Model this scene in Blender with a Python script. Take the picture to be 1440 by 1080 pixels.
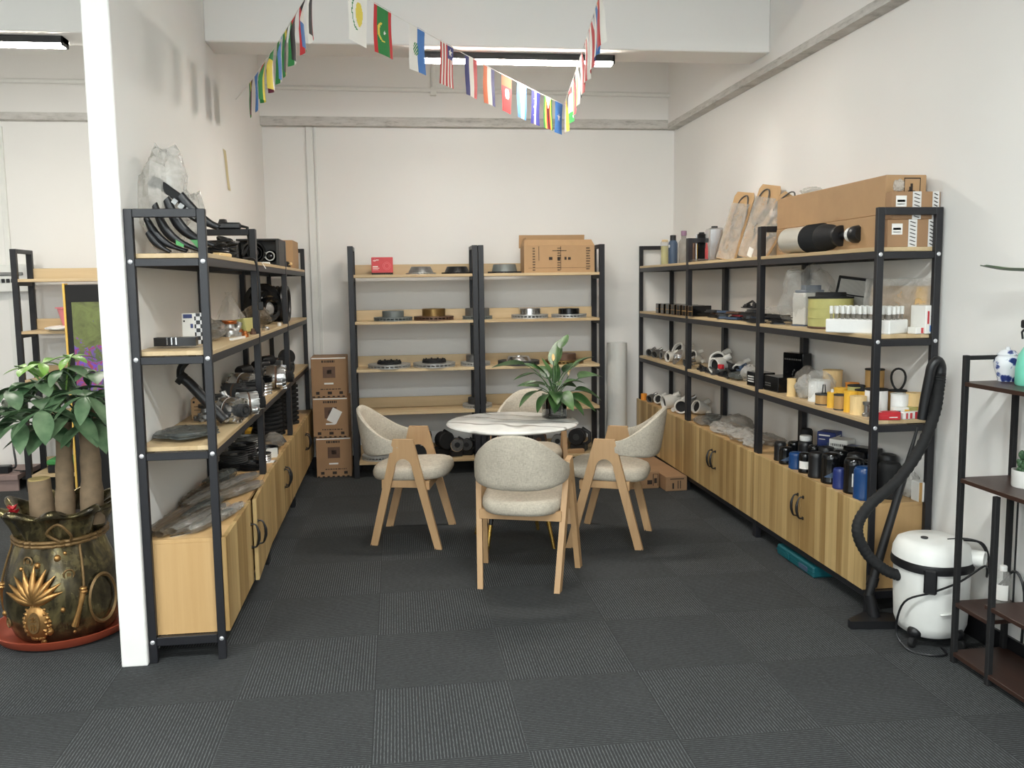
import bpy, bmesh, math, random
from mathutils import Vector, Matrix, noise
PI = math.pi
for o in list(bpy.data.objects): bpy.data.objects.remove(o)
S = bpy.context.scene
COL = S.collection
rad = math.radians

# ------------------------------------------------------------------ camera
cam_d = bpy.data.cameras.new('camera'); cam = bpy.data.objects.new('camera', cam_d); COL.objects.link(cam)
FPX, CX, CY = 1191.1, 706.4, 524.0
yaw, pitch, roll = 0.12338, 0.10379, -0.01393
fw = Vector((math.sin(yaw)*math.cos(pitch), math.cos(yaw)*math.cos(pitch), -math.sin(pitch)))
r0 = Vector((math.cos(yaw), -math.sin(yaw), 0)); u0 = r0.cross(fw)
rt = math.cos(roll)*r0 + math.sin(roll)*u0; up = -math.sin(roll)*r0 + math.cos(roll)*u0
cam.matrix_world = Matrix(((rt.x, up.x, -fw.x, 0.1151), (rt.y, up.y, -fw.y, -3.0527), (rt.z, up.z, -fw.z, 1.4947), (0, 0, 0, 1)))
cam_d.sensor_fit = 'HORIZONTAL'; cam_d.sensor_width = 36.0; cam_d.lens = 36.0*FPX/1440
cam_d.shift_x = (720-CX)/1440; cam_d.shift_y = (CY-540)/1440
cam_d.clip_start = .05; cam_d.clip_end = 60
S.camera = cam

# ------------------------------------------------------------------ world, daylight, exposure
W = bpy.data.worlds.new('world'); S.world = W; W.use_nodes = True
bg = W.node_tree.nodes['Background']; bg.inputs[0].default_value = (.80, .90, 1, 1); bg.inputs[1].default_value = .35
S.view_settings.view_transform = 'Standard'; S.view_settings.look = 'None'
S.view_settings.gamma = 1; S.view_settings.use_curve_mapping = False
S.view_settings.exposure = 0.68
def area(name, loc, rot, sx, sy, power, col):
    d = bpy.data.lights.new(name, 'AREA'); d.shape = 'RECTANGLE'; d.size = sx; d.size_y = sy
    d.energy = power; d.color = col
    o = bpy.data.objects.new(name, d); o.location = loc; o.rotation_euler = rot; COL.objects.link(o); return o
# daylight entering through the windows in the wall behind the camera
area('window_daylight', (-1.7, -5.9, 1.75), (rad(90), 0, 0), 3.2, 1.7, 50, (.86, .95, 1))
area('window_daylight', (1.2, -5.9, 1.75), (rad(90), 0, 0), 1.9, 1.7, 18, (.86, .95, 1))
LAMP = 84.0      # strip lamp emission

# ------------------------------------------------------------------ materials
def lin(c):
    c = c/255.0
    return c/12.92 if c <= .04045 else ((c+.055)/1.055)**2.4
def rgb(r, g, b): return (lin(r), lin(g), lin(b), 1)
class NT:
    def __init__(s, name):
        s.m = bpy.data.materials.new(name); s.m.use_nodes = True; s.t = s.m.node_tree; s.t.nodes.clear()
        s.out = s.n('ShaderNodeOutputMaterial')
    def n(s, typ, **kw):
        q = s.t.nodes.new(typ)
        for k, v in kw.items(): setattr(q, k, v)
        return q
    def l(s, a, b): s.t.links.new(a, b)
    def math(s, op, a, b=None, c=None):
        q = s.n('ShaderNodeMath', operation=op)
        for i, x in enumerate((a, b, c)):
            if x is None: continue
            if hasattr(x, 'links'): s.l(x, q.inputs[i])
            else: q.inputs[i].default_value = x
        return q.outputs[0]
    def mix(s, f, a, b):
        q = s.n('ShaderNodeMix', data_type='RGBA')
        for i, x in ((0, f), (6, a), (7, b)):
            if hasattr(x, 'links'): s.l(x, q.inputs[i])
            else: q.inputs[i].default_value = x
        return q.outputs[2]
    def noise(s, vec=None, scale=5, detail=3, rough=.5, dist=0):
        q = s.n('ShaderNodeTexNoise'); q.inputs['Scale'].default_value = scale; q.inputs['Detail'].default_value = detail
        q.inputs['Roughness'].default_value = rough; q.inputs['Distortion'].default_value = dist
        if vec is not None: s.l(vec, q.inputs['Vector'])
        return q.outputs[0]
    def obj(s, scale=None, rnd=True):
        tc = s.n('ShaderNodeTexCoord').outputs['Object']
        if rnd:
            oi = s.n('ShaderNodeObjectInfo'); a = s.n('ShaderNodeVectorMath', operation='ADD')
            k = s.n('ShaderNodeVectorMath', operation='SCALE'); k.inputs[0].default_value = (7.3, 3.1, 5.7)
            s.l(oi.outputs['Random'], k.inputs['Scale']); s.l(tc, a.inputs[0]); s.l(k.outputs[0], a.inputs[1]); tc = a.outputs[0]
        if scale:
            mp = s.n('ShaderNodeMapping'); mp.inputs['Scale'].default_value = scale; s.l(tc, mp.inputs['Vector']); tc = mp.outputs[0]
        return tc
    def ramp(s, f, stops):
        q = s.n('ShaderNodeValToRGB'); e = q.color_ramp.elements
        while len(e) > 1: e.remove(e[0])
        e[0].position = stops[0][0]; e[0].color = stops[0][1]
        for p, c in stops[1:]: x = e.new(p); x.color = c
        s.l(f, q.inputs[0]); return q.outputs[0]
    def bsdf(s, col=None, rough=.5, metal=0, bump=None, bstr=.2, bdist=.01, **kw):
        q = s.n('ShaderNodeBsdfPrincipled')
        if hasattr(col, 'links'): s.l(col, q.inputs['Base Color'])
        elif col: q.inputs['Base Color'].default_value = col
        if hasattr(rough, 'links'): s.l(rough, q.inputs['Roughness'])
        else: q.inputs['Roughness'].default_value = rough
        q.inputs['Metallic'].default_value = metal
        for k, v in kw.items(): q.inputs[k].default_value = v
        if bump is not None:
            b = s.n('ShaderNodeBump'); b.inputs['Strength'].default_value = bstr; b.inputs['Distance'].default_value = bdist
            s.l(bump, b.inputs['Height']); s.l(b.outputs[0], q.inputs['Normal'])
        s.l(q.outputs[0], s.out.inputs[0]); return q
def plain(name, col, rough=.5, metal=0, var=.12, scale=30, bstr=0, **kw):
    t = NT(name); n = t.noise(t.obj(), scale, 4)
    c = t.mix(t.math('MULTIPLY', n, 1.0), tuple(x*(1-var) for x in col[:3])+(1,), tuple(min(1, x*(1+var)) for x in col[:3])+(1,))
    t.bsdf(c, rough, metal, bump=n if bstr else None, bstr=bstr, bdist=.003, **kw); return t.m
def emis(name, col, k):
    t = NT(name); e = t.n('ShaderNodeEmission'); e.inputs[0].default_value = col; e.inputs[1].default_value = k
    t.l(e.outputs[0], t.out.inputs[0]); return t.m
def wood(name, c1, c2, grain='x', stave=18, contrast=1.0, rough=.45, staves=True):
    t = NT(name); v = t.obj(); sp = t.n('ShaderNodeSeparateXYZ'); t.l(v, sp.inputs[0])
    ax = {'x': 0, 'y': 1, 'z': 2}[grain]; sc = [42, 42, 42]; sc[ax] = 1.6
    mp = t.n('ShaderNodeMapping'); mp.inputs['Scale'].default_value = sc; t.l(v, mp.inputs['Vector'])
    g = t.noise(mp.outputs[0], 1.0, 5, .6, .3)
    sc2 = [9, 9, 9]; sc2[ax] = .5
    mp2 = t.n('ShaderNodeMapping'); mp2.inputs['Scale'].default_value = sc2; t.l(v, mp2.inputs['Vector'])
    g2 = t.noise(mp2.outputs[0], 1.0, 2, .5, .8)
    f = t.math('ADD', t.math('MULTIPLY', g, .55), t.math('MULTIPLY', g2, .35))
    if staves:
        other = {'x': 1, 'y': 0, 'z': 0}[grain]
        k = t.math('FLOOR', t.math('MULTIPLY', sp.outputs[other], stave))
        wn = t.n('ShaderNodeTexWhiteNoise', noise_dimensions='1D'); t.l(k, wn.inputs['W'])
        f = t.math('ADD', t.math('MULTIPLY', f, .7), t.math('MULTIPLY', wn.outputs[0], .34))
    else: f = t.math('ADD', f, .03)
    col = t.ramp(f, [(.5-.32*contrast, c2), (.5+.32*contrast, c1)])
    t.bsdf(col, rough, 0, bump=g, bstr=.06, bdist=.002); return t.m
M = {}
M['steel'] = plain('black_steel', rgb(31, 31, 35), .42, 0, .15, 60)
M['steel_beam'] = plain('beam_steel', rgb(40, 40, 44), .45, 0, .15, 60)
M['bolt'] = plain('zinc_bolt', rgb(225, 225, 228), .3, .6)
M['board'] = wood('laminate_board', rgb(222, 199, 158), rgb(188, 160, 118), 'x', 14, .9)
M['door'] = wood('laminate_door', rgb(214, 185, 130), rgb(156, 124, 76), 'z', 19, .62)
M['panel'] = wood('laminate_panel', rgb(218, 182, 132), rgb(192, 154, 102), 'z', 6, .9)
M['ash'] = wood('ash_wood', rgb(208, 172, 128), rgb(178, 138, 96), 'z', 10, 1.2, .5, False)
M['darkwood'] = wood('walnut_board', rgb(70, 46, 36), rgb(40, 25, 20), 'y', 10, 1, .4, False)
M['black'] = plain('black_plastic', rgb(26, 26, 28), .38, 0, .2)
M['blackmat'] = plain('matt_black_rubber', rgb(22, 22, 23), .75, 0, .2)
M['gloss'] = plain('gloss_black_paint', rgb(16, 17, 19), .12, 0, .1)
M['dgrey'] = plain('dark_grey_cast', rgb(62, 62, 62), .55, .3, .25)
M['grey'] = plain('grey_cast_metal', rgb(140, 140, 138), .42, .75, .25, 45, .1)
M['alu'] = plain('cast_aluminium', rgb(186, 186, 184), .36, .8, .22, 50, .15)
M['chrome'] = plain('bright_machined_metal', rgb(215, 215, 215), .2, .95, .1)
M['disc'] = plain('turned_disc_metal', rgb(176, 176, 173), .38, .35, .08)
M['silver'] = plain('satin_silver', rgb(236, 231, 218), .28, .25, .04)
M['rust'] = plain('brown_cast_metal', rgb(112, 86, 70), .5, .5, .3)
M['copper'] = plain('copper_brass', rgb(190, 120, 70), .3, .85, .2)
M['bronze'] = plain('bronze_coating', rgb(134, 106, 62), .35, .7, .15)
M['greycoat'] = plain('grey_green_coating', rgb(118, 124, 122), .5, .3, .1)
M['white'] = plain('white_plastic', rgb(235, 235, 230), .35, 0, .03)
M['whitecast'] = plain('white_coated_casting', rgb(214, 211, 203), .5, 0, .08)
M['foam'] = plain('white_foam', rgb(246, 246, 243), .7, 0, .03, 200, .1)
M['paper'] = plain('white_paper', rgb(240, 238, 232), .7, 0, .04)
M['ink'] = plain('black_print', rgb(48, 38, 32), .7)
M['red'] = plain('red_card', rgb(196, 44, 52), .5, 0, .08)
M['redcase'] = plain('red_white_card', rgb(205, 70, 74), .5, 0, .1)
M['pink'] = plain('pink_plastic', rgb(238, 140, 148), .4, 0, .05)
M['yellow'] = plain('filter_yellow', rgb(244, 190, 62), .6, 0, .08)
M['cream'] = plain('filter_cream', rgb(240, 208, 150), .65, 0, .06)
M['tan'] = plain('filter_tan', rgb(186, 146, 88), .65, 0, .1)
M['lime'] = plain('filter_lime', rgb(196, 190, 120), .65, 0, .08)
M['orange'] = plain('orange_plastic', rgb(236, 150, 50), .5)
M['green'] = plain('green_plastic', rgb(70, 150, 80), .5)
M['mint'] = plain('mint_plastic', rgb(122, 208, 182), .35, 0, .05)
M['teal'] = plain('teal_plastic', rgb(16, 88, 96), .5)
M['blue'] = plain('blue_enamel', rgb(24, 66, 118), .25, 0, .08)
M['navy'] = plain('navy_print', rgb(34, 50, 112), .4, 0, .08)
M['bluegrey'] = plain('blue_grey_plastic', rgb(70, 88, 112), .45, 0, .1)
M['skyflag'] = plain('flag_blue', rgb(70, 125, 195), .75, 0, .04)
M['fabric_flag_w'] = plain('flag_white', rgb(240, 236, 228), .75, 0, .03)
M['fl_r'] = plain('flag_red', rgb(200, 52, 56), .75, 0, .04)
M['fl_m'] = plain('flag_maroon', rgb(112, 38, 62), .75, 0, .04)
M['fl_g'] = plain('flag_green', rgb(48, 130, 66), .75, 0, .04)
M['fl_y'] = plain('flag_yellow', rgb(228, 206, 84), .75, 0, .04)
M['fl_k'] = plain('flag_black', rgb(26, 22, 26), .75, 0, .04)
M['fl_n'] = plain('flag_navy', rgb(48, 50, 120), .75, 0, .04)
M['fl_o'] = plain('flag_orange', rgb(238, 120, 66), .75, 0, .04)
M['purple'] = plain('mauve_plastic', rgb(150, 116, 140), .45)
M['card'] = plain('cardboard', rgb(184, 148, 108), .75, 0, .08, 14, .05)
M['card2'] = plain('brown_cardboard', rgb(164, 128, 94), .75, 0, .12, 10, .05)
M['tape'] = plain('clear_tape', rgb(205, 185, 160), .15, 0, .1, 25)
M['printtape'] = plain('white_tape', rgb(226, 224, 220), .3, 0, .05)
M['oldtape'] = plain('yellowed_tape', rgb(206, 192, 150), .7, 0, .1)
M['kraft'] = plain('kraft_backing', rgb(196, 160, 116), .8, 0, .06)
M['gasket'] = plain('gasket_grey', rgb(92, 90, 88), .6, 0, .2)
M['soil'] = plain('dark_soil', rgb(40, 30, 26), .9, 0, .4, 90, .6)
M['terracotta'] = plain('terracotta_plastic', rgb(164, 74, 50), .5, 0, .06)
M['goldrelief'] = plain('gold_relief', rgb(172, 130, 78), .32, .8, .3, 60, .2)
M['rope'] = plain('gold_rope', rgb(122, 96, 60), .45, .5, .4, 150, .3)
M['brass'] = plain('brass_ferrule', rgb(214, 176, 96), .25, .9)
M['bark'] = plain('grey_brown_bark', rgb(132, 112, 88), .85, 0, .35, 26, .6)
M['cutwood'] = plain('pale_cut_wood', rgb(196, 172, 112), .8, 0, .2)
M['succ'] = plain('succulent_green', rgb(62, 92, 62), .5, 0, .25)
M['bench'] = plain('greyish_bench_board', rgb(150, 128, 122), .6, 0, .1)
M['yedge'] = plain('yellow_edge', rgb(240, 196, 96), .45, 0, .04)
def leafmat(name, c1, c2):
    t = NT(name); n = t.noise(t.obj(), 14, 3); t.bsdf(t.ramp(n, [(.3, c1), (.7, c2)]), .38, 0); return t.m
M['leaf'] = leafmat('money_tree_leaf', rgb(52, 84, 54), rgb(108, 132, 98))
M['leafnew'] = leafmat('young_leaf', rgb(90, 140, 48), rgb(128, 170, 70))
M['lily'] = leafmat('peace_lily_leaf', rgb(32, 64, 32), rgb(84, 118, 66))
def fabric(name, c1, c2):
    t = NT(name); a = t.noise(t.obj((220, 220, 60)), 1, 2); b = t.noise(t.obj((60, 60, 260)), 1, 2); d = t.noise(t.obj(), 12, 3)
    f = t.math('ADD', t.math('MULTIPLY', t.math('ADD', a, b), .38), t.math('MULTIPLY', d, .24))
    q = t.bsdf(t.ramp(f, [(.3, c2), (.66, c1)]), .9, 0, bump=f, bstr=.25, bdist=.002); return t.m
M['linen'] = fabric('linen_upholstery', rgb(206, 197, 180), rgb(162, 152, 137))
def marble():
    t = NT('white_marble'); v = t.obj(rnd=False); n = t.noise(v, 3.0, 5, .6)
    mp = t.n('ShaderNodeMapping'); mp.inputs['Rotation'].default_value = (0, 0, rad(-62)); t.l(v, mp.inputs['Vector'])
    w = t.n('ShaderNodeTexWave', wave_type='BANDS'); w.inputs['Scale'].default_value = 1.7; w.inputs['Distortion'].default_value = 7
    w.inputs['Detail'].default_value = 3; w.inputs['Detail Scale'].default_value = 1.2; t.l(mp.outputs[0], w.inputs['Vector'])
    vein = t.ramp(w.outputs[1], [(0, (1, 1, 1, 1)), (.03, (.5, .5, .5, 1)), (.10, (0, 0, 0, 1))])
    base = t.ramp(n, [(.35, rgb(208, 207, 203)), (.6, rgb(236, 235, 230))])
    t.bsdf(t.mix(t.math('MULTIPLY', vein, .75), base, rgb(118, 112, 106)), .14, 0); return t.m
M['marble'] = marble()
def carpet():
    t = NT('striped_carpet_tiles'); g = t.n('ShaderNodeNewGeometry'); sp = t.n('ShaderNodeSeparateXYZ'); t.l(g.outputs['Position'], sp.inputs[0])
    x, y = sp.outputs[0], sp.outputs[1]
    i = t.math('FLOOR', t.math('MULTIPLY', x, 2)); j = t.math('FLOOR', t.math('MULTIPLY', y, 2))
    par = t.math('MODULO', t.math('ADD', t.math('ADD', i, j), 200), 2)
    inv = t.math('SUBTRACT', 1, par)
    s = t.math('ADD', t.math('MULTIPLY', x, par), t.math('MULTIPLY', y, inv))
    ss = t.math('ADD', t.math('MULTIPLY', y, par), t.math('MULTIPLY', x, inv))
    cv = t.n('ShaderNodeCombineXYZ'); t.l(t.math('MULTIPLY', s, 300), cv.inputs[0]); t.l(t.math('MULTIPLY', ss, 55), cv.inputs[1])
    nz = t.noise(cv.outputs[0], 1, 2, .6)
    nb = t.noise(g.outputs['Position'], 260, 2, .6)
    nl = t.noise(g.outputs['Position'], 3, 3, .6)
    tri = t.math('PINGPONG', t.math('MULTIPLY', s, 178), 1)
    line = t.math('SMOOTH_MIN', t.math('MAXIMUM', t.math('MULTIPLY', t.math('SUBTRACT', tri, .45), 2.6), 0), 1, .1)
    line = t.math('MULTIPLY', line, t.math('ADD', t.math('MULTIPLY', nz, 2.2), -.42))
    line = t.math('MULTIPLY', line, t.math('ADD', t.math('MULTIPLY', par, .3), .7))
    f = t.math('ADD', t.math('MULTIPLY', line, .62), t.math('ADD', t.math('MULTIPLY', nb, .26), t.math('MULTIPLY', nl, .14)))
    # seams between the tiles
    ex = t.math('PINGPONG', x, .25); ey = t.math('PINGPONG', y, .25)
    sm = t.math('MAXIMUM', t.math('LESS_THAN', t.math('PINGPONG', x, .5), .0012), t.math('LESS_THAN', t.math('PINGPONG', y, .5), .0012))
    c = t.ramp(f, [(.06, rgb(30, 31, 32)), (.36, rgb(54, 56, 57)), (.8, rgb(98, 102, 103))])
    c = t.mix(t.math('MULTIPLY', sm, .7), c, rgb(25, 26, 27))
    t.bsdf(c, .95, 0, bump=f, bstr=.5, bdist=.004); return t.m
M['carpet'] = carpet()
def paint(name, c, amt=.03):
    t = NT(name); n = t.noise(t.obj(rnd=False), 1.3, 4); b = t.noise(t.obj(rnd=False), 160, 2)
    t.bsdf(t.ramp(n, [(.3, tuple(k*(1-amt) for k in c[:3])+(1,)), (.7, c)]), .7, 0, bump=b, bstr=.03, bdist=.002); return t.m
M['wall'] = paint('white_wall_paint', rgb(243, 241, 237))
M['ceil'] = paint('ceiling_paint', rgb(236, 234, 230))
def rough_plaster():
    t = NT('rough_grey_plaster'); n = t.noise(t.obj((1, 1, 5), rnd=False), 9, 5, .7)
    t.bsdf(t.ramp(n, [(.25, rgb(150, 147, 142)), (.45, rgb(200, 197, 191)), (.72, rgb(218, 215, 210))]), .9, 0, bump=n, bstr=.5, bdist=.01); return t.m
M['plaster'] = rough_plaster()
def film(name, col, opac, rough=.25, sc=18):
    t = NT(name); n = t.noise(t.obj(), sc, 4, .6, .6)
    tr = t.n('ShaderNodeBsdfTransparent'); tr.inputs[0].default_value = (.97, .97, .97, 1)
    q = t.n('ShaderNodeBsdfPrincipled'); q.inputs['Base Color'].default_value = col; q.inputs['Roughness'].default_value = rough
    b = t.n('ShaderNodeBump'); b.inputs['Strength'].default_value = .7; b.inputs['Distance'].default_value = .01; t.l(n, b.inputs['Height']); t.l(b.outputs[0], q.inputs['Normal'])
    mx = t.n('ShaderNodeMixShader'); t.l(t.math('ADD', t.math('MULTIPLY', n, .5), opac-.25), mx.inputs[0])
    t.l(tr.outputs[0], mx.inputs[1]); t.l(q.outputs[0], mx.inputs[2]); t.l(mx.outputs[0], t.out.inputs[0]); return t.m
M['bag'] = film('clear_bag', rgb(214, 211, 204), .42, .12)
M['bagthin'] = film('thin_clear_bag', rgb(225, 223, 216), .2, .12)
M['baggrey'] = film('grey_bag', rgb(150, 144, 135), .46, .1)
M['bagdark'] = film('dark_grey_bag', rgb(84, 88, 86), .74, .12)
M['bagbrown'] = film('brown_grey_bag', rgb(124, 110, 92), .5, .1)
def glass():
    t = NT('clear_glass'); tr = t.n('ShaderNodeBsdfTransparent'); tr.inputs[0].default_value = (.93, .95, .94, 1)
    gl = t.n('ShaderNodeBsdfGlossy'); gl.inputs['Roughness'].default_value = .03
    fr = t.n('ShaderNodeFresnel'); fr.inputs[0].default_value = 1.5
    mx = t.n('ShaderNodeMixShader'); t.l(t.math('ADD', t.math('MULTIPLY', fr.outputs[0], 1.0), .04), mx.inputs[0]); t.l(tr.outputs[0], mx.inputs[1]); t.l(gl.outputs[0], mx.inputs[2])
    t.l(mx.outputs[0], t.out.inputs[0]); return t.m
M['glass'] = glass()
def potmat():
    t = NT('antique_bronze_glaze'); n = t.noise(t.obj(rnd=False), 7, 5, .65, .8); n2 = t.noise(t.obj((1, 1, .25), rnd=False), 40, 3)
    f = t.math('ADD', t.math('MULTIPLY', n, .75), t.math('MULTIPLY', n2, .3))
    t.bsdf(t.ramp(f, [(.36, rgb(38, 34, 29)), (.52, rgb(80, 72, 52)), (.70, rgb(150, 136, 92))]), .22, .7, bump=n, bstr=.25, bdist=.01); return t.m
M['pot'] = potmat()
def picture():
    t = NT('flower_picture'); v = t.obj(rnd=False); sp = t.n('ShaderNodeSeparateXYZ'); t.l(v, sp.inputs[0])
    n = t.noise(v, 9, 4, .6, 1.2)
    low = t.math('GREATER_THAN', t.math('ADD', t.math('MULTIPLY', n, .9), t.math('MULTIPLY', sp.outputs[2], -1.0)), -.60)
    n3 = t.noise(v, 16, 2, .5, .5)
    fl = t.ramp(n3, [(.36, rgb(92, 104, 66)), (.46, rgb(116, 84, 176)), (.54, rgb(168, 70, 56)), (.6, rgb(112, 74, 200)), (.7, rgb(128, 128, 92))])
    bgc = t.ramp(n, [(.35, rgb(92, 96, 58)), (.6, rgb(118, 130, 74))])
    t.bsdf(t.mix(low, bgc, fl), .3); return t.m
M['picture'] = picture()
def porcelain():
    t = NT('blue_white_porcelain'); v = t.n('ShaderNodeTexVoronoi'); v.inputs['Scale'].default_value = 34; t.l(t.obj(rnd=False), v.inputs['Vector'])
    n = t.noise(t.obj(rnd=False), 40, 3, .6, 1)
    f = t.math('ADD', t.math('MULTIPLY', v.outputs['Distance'], .6), t.math('MULTIPLY', n, .5))
    t.bsdf(t.ramp(f, [(.44, rgb(40, 54, 110)), (.5, rgb(104, 120, 168)), (.56, rgb(226, 228, 232))]), .12); return t.m
M['porcelain'] = porcelain()
def checker():
    t = NT('black_white_checks'); c = t.n('ShaderNodeTexChecker'); c.inputs['Scale'].default_value = 58; t.l(t.obj(rnd=False), c.inputs['Vector'])
    c.inputs['Color1'].default_value = rgb(30, 30, 32); c.inputs['Color2'].default_value = rgb(232, 232, 232); t.bsdf(c.outputs[0], .4); return t.m
M['checker'] = checker()
def mesh_grille():
    t = NT('grey_filter_mesh'); w = t.n('ShaderNodeTexWave'); w.inputs['Scale'].default_value = 60; t.l(t.obj(rnd=False), w.inputs['Vector'])
    t.bsdf(t.ramp(w.outputs[1], [(.2, rgb(140, 138, 132)), (.8, rgb(206, 204, 198))]), .8); return t.m
M['pleatgrey'] = mesh_grille()
M['lamp'] = emis('lamp_diffuser', (1, .945, .86, 1), LAMP)
M['lampcool'] = emis('cool_lamp_diffuser', (.95, 1, .985, 1), LAMP*1.65)

# ------------------------------------------------------------------ mesh builder
def T(x=0, y=0, z=0, rx=0, ry=0, rz=0):
    return Matrix.Translation((x, y, z)) @ Matrix.Rotation(rz, 4, 'Z') @ Matrix.Rotation(ry, 4, 'Y') @ Matrix.Rotation(rx, 4, 'X')
class MB:
    def __init__(s): s.v = []; s.f = []; s.m = []
    def add(s, vs, fs, mat=0, X=None):
        o = len(s.v)
        s.v += [tuple((X @ Vector(q)) if X else q) for q in vs]
        for k, f in enumerate(fs):
            s.f.append([o+a for a in f]); s.m.append(mat[k] if isinstance(mat, list) else mat)
        return s
    def box(s, x0, x1, y0, y1, z0, z1, mat=0, b=0, X=None):
        if x1 < x0: x0, x1 = x1, x0
        if y1 < y0: y0, y1 = y1, y0
        if z1 < z0: z0, z1 = z1, z0
        if b <= 0:
            v = [(x, y, z) for x in (x0, x1) for y in (y0, y1) for z in (z0, z1)]
            return s.add(v, [(0, 1, 3, 2), (4, 6, 7, 5), (0, 4, 5, 1), (2, 3, 7, 6), (0, 2, 6, 4), (1, 5, 7, 3)], mat, X)
        b = min(b, (x1-x0)*.45, (y1-y0)*.45, (z1-z0)*.45)
        lo = (x0, y0, z0); hi = (x1, y1, z1); vs = []; idx = {}
        for c in range(8):
            sg = ((c >> 2) & 1, (c >> 1) & 1, c & 1)
            for a in range(3):
                p = [0, 0, 0]
                for k in range(3):
                    e = 0 if k == a else b
                    p[k] = hi[k]-e if sg[k] else lo[k]+e
                idx[(sg, a)] = len(vs); vs.append(tuple(p))
        fs = []
        for a in range(3):
            o1, o2 = [k for k in range(3) if k != a]
            for sgn in (0, 1):
                q = []
                for (i, j) in ((0, 0), (1, 0), (1, 1), (0, 1)):
                    g = [0, 0, 0]; g[a] = sgn; g[o1] = i; g[o2] = j; q.append(idx[(tuple(g), a)])
                fs.append(q)
            for i in (0, 1):
                for j in (0, 1):
                    g0 = [0, 0, 0]; g0[o1] = i; g0[o2] = j; g1 = list(g0); g1[a] = 1
                    g0, g1 = tuple(g0), tuple(g1); fs.append([idx[(g0, o1)], idx[(g1, o1)], idx[(g1, o2)], idx[(g0, o2)]])
        for c in range(8):
            sg = ((c >> 2) & 1, (c >> 1) & 1, c & 1); fs.append([idx[(sg, a)] for a in range(3)])
        return s.add(vs, fs, mat, X)
    def lathe(s, prof, n=24, mat=0, X=None, wob=None):
        vs = []; fs = []; ms = []; rows = []
        for (r, z) in prof:
            if r < 1e-6: rows.append([len(vs)]); vs.append((0, 0, z)); continue
            row = []
            for k in range(n):
                a = 2*PI*k/n; rr, zz = (r, z) if wob is None else wob(r, z, a)
                row.append(len(vs)); vs.append((rr*math.cos(a), rr*math.sin(a), zz))
            rows.append(row)
        for i in range(len(rows)-1):
            A, B = rows[i], rows[i+1]; mm = mat[i] if isinstance(mat, list) else mat
            for k in range(n):
                k2 = (k+1) % n
                if len(A) == 1 and len(B) == 1: continue
                if len(A) == 1: fs.append((A[0], B[k2], B[k]))
                elif len(B) == 1: fs.append((A[k], A[k2], B[0]))
                else: fs.append((A[k], A[k2], B[k2], B[k]))
                ms.append(mm)
        return s.add(vs, fs, ms, X)
    def cyl(s, r, z0, z1, n=20, mat=0, X=None, b=0, r1=None):
        r1 = r if r1 is None else r1
        if b: return s.lathe([(0, z0), (r-b, z0), (r, z0+b), (r1, z1-b), (r1-b, z1), (0, z1)], n, mat, X)
        return s.lathe([(0, z0), (r, z0), (r1, z1), (0, z1)], n, mat, X)
    def tube(s, pts, r, n=8, mat=0, closed=False, X=None):
        P = [Vector(p) for p in pts]; N = len(P); vs = []; fs = []; nrm = None
        R = r if isinstance(r, (list, tuple)) else [r]*N
        for i in range(N):
            if closed: d = P[(i+1) % N]-P[i-1]
            else: d = P[min(i+1, N-1)]-P[max(i-1, 0)]
            d.normalize()
            if nrm is None:
                a = Vector((0, 0, 1)) if abs(d.z) < .9 else Vector((1, 0, 0)); nrm = d.cross(a).normalized()
            else:
                nrm = (nrm - d*nrm.dot(d)).normalized()
            bn = d.cross(nrm)
            for k in range(n):
                a = 2*PI*k/n; vs.append(tuple(P[i]+R[i]*(math.cos(a)*nrm+math.sin(a)*bn)))
        for i in range(N if closed else N-1):
            j = (i+1) % N
            for k in range(n):
                k2 = (k+1) % n; fs.append((i*n+k, i*n+k2, j*n+k2, j*n+k))
        if not closed: fs.append(tuple(range(n-1, -1, -1))); fs.append(tuple((N-1)*n+k for k in range(n)))
        return s.add(vs, fs, mat, X)
    def prism(s, poly, z0, z1, mat=0, X=None, fn=None):
        n = len(poly); vs = [(p[0], p[1], z0) for p in poly]+[(p[0], p[1], z1) for p in poly]
        if fn: vs = [fn(*q) for q in vs]
        fs = [tuple(range(n-1, -1, -1)), tuple(range(n, 2*n))]+[(k, (k+1) % n, n+(k+1) % n, n+k) for k in range(n)]
        return s.add(vs, fs, mat, X)
    def grid(s, fn, nu, nv, mat=0, X=None, closed_u=False, matf=None):
        vs = [tuple(fn(i/nu, j/nv)) for j in range(nv+1) for i in range(nu+1)]
        fs = []; ms = []
        for j in range(nv):
            for i in range(nu):
                a = j*(nu+1)+i; fs.append((a, a+1, a+nu+2, a+nu+1)); ms.append(matf((i+.5)/nu, (j+.5)/nv) if matf else mat)
        return s.add(vs, fs, ms, X)
    def quad(s, a, b, c, d, mat=0, X=None): return s.add([a, b, c, d], [(0, 1, 2, 3)], mat, X)
    def ball(s, rx, ry, rz, n=14, m=9, mat=0, X=None, fn=None):
        pr = []
        vs = []; fs = []
        for i in range(m+1):
            ph = -PI/2+PI*i/m
            for k in range(n):
                a = 2*PI*k/n; p = (math.cos(ph)*math.cos(a), math.cos(ph)*math.sin(a), math.sin(ph))
                q = (p[0]*rx, p[1]*ry, p[2]*rz); vs.append(fn(p, q) if fn else q)
        for i in range(m):
            for k in range(n):
                k2 = (k+1) % n; fs.append((i*n+k, i*n+k2, (i+1)*n+k2, (i+1)*n+k))
        return s.add(vs, fs, mat, X)
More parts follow.
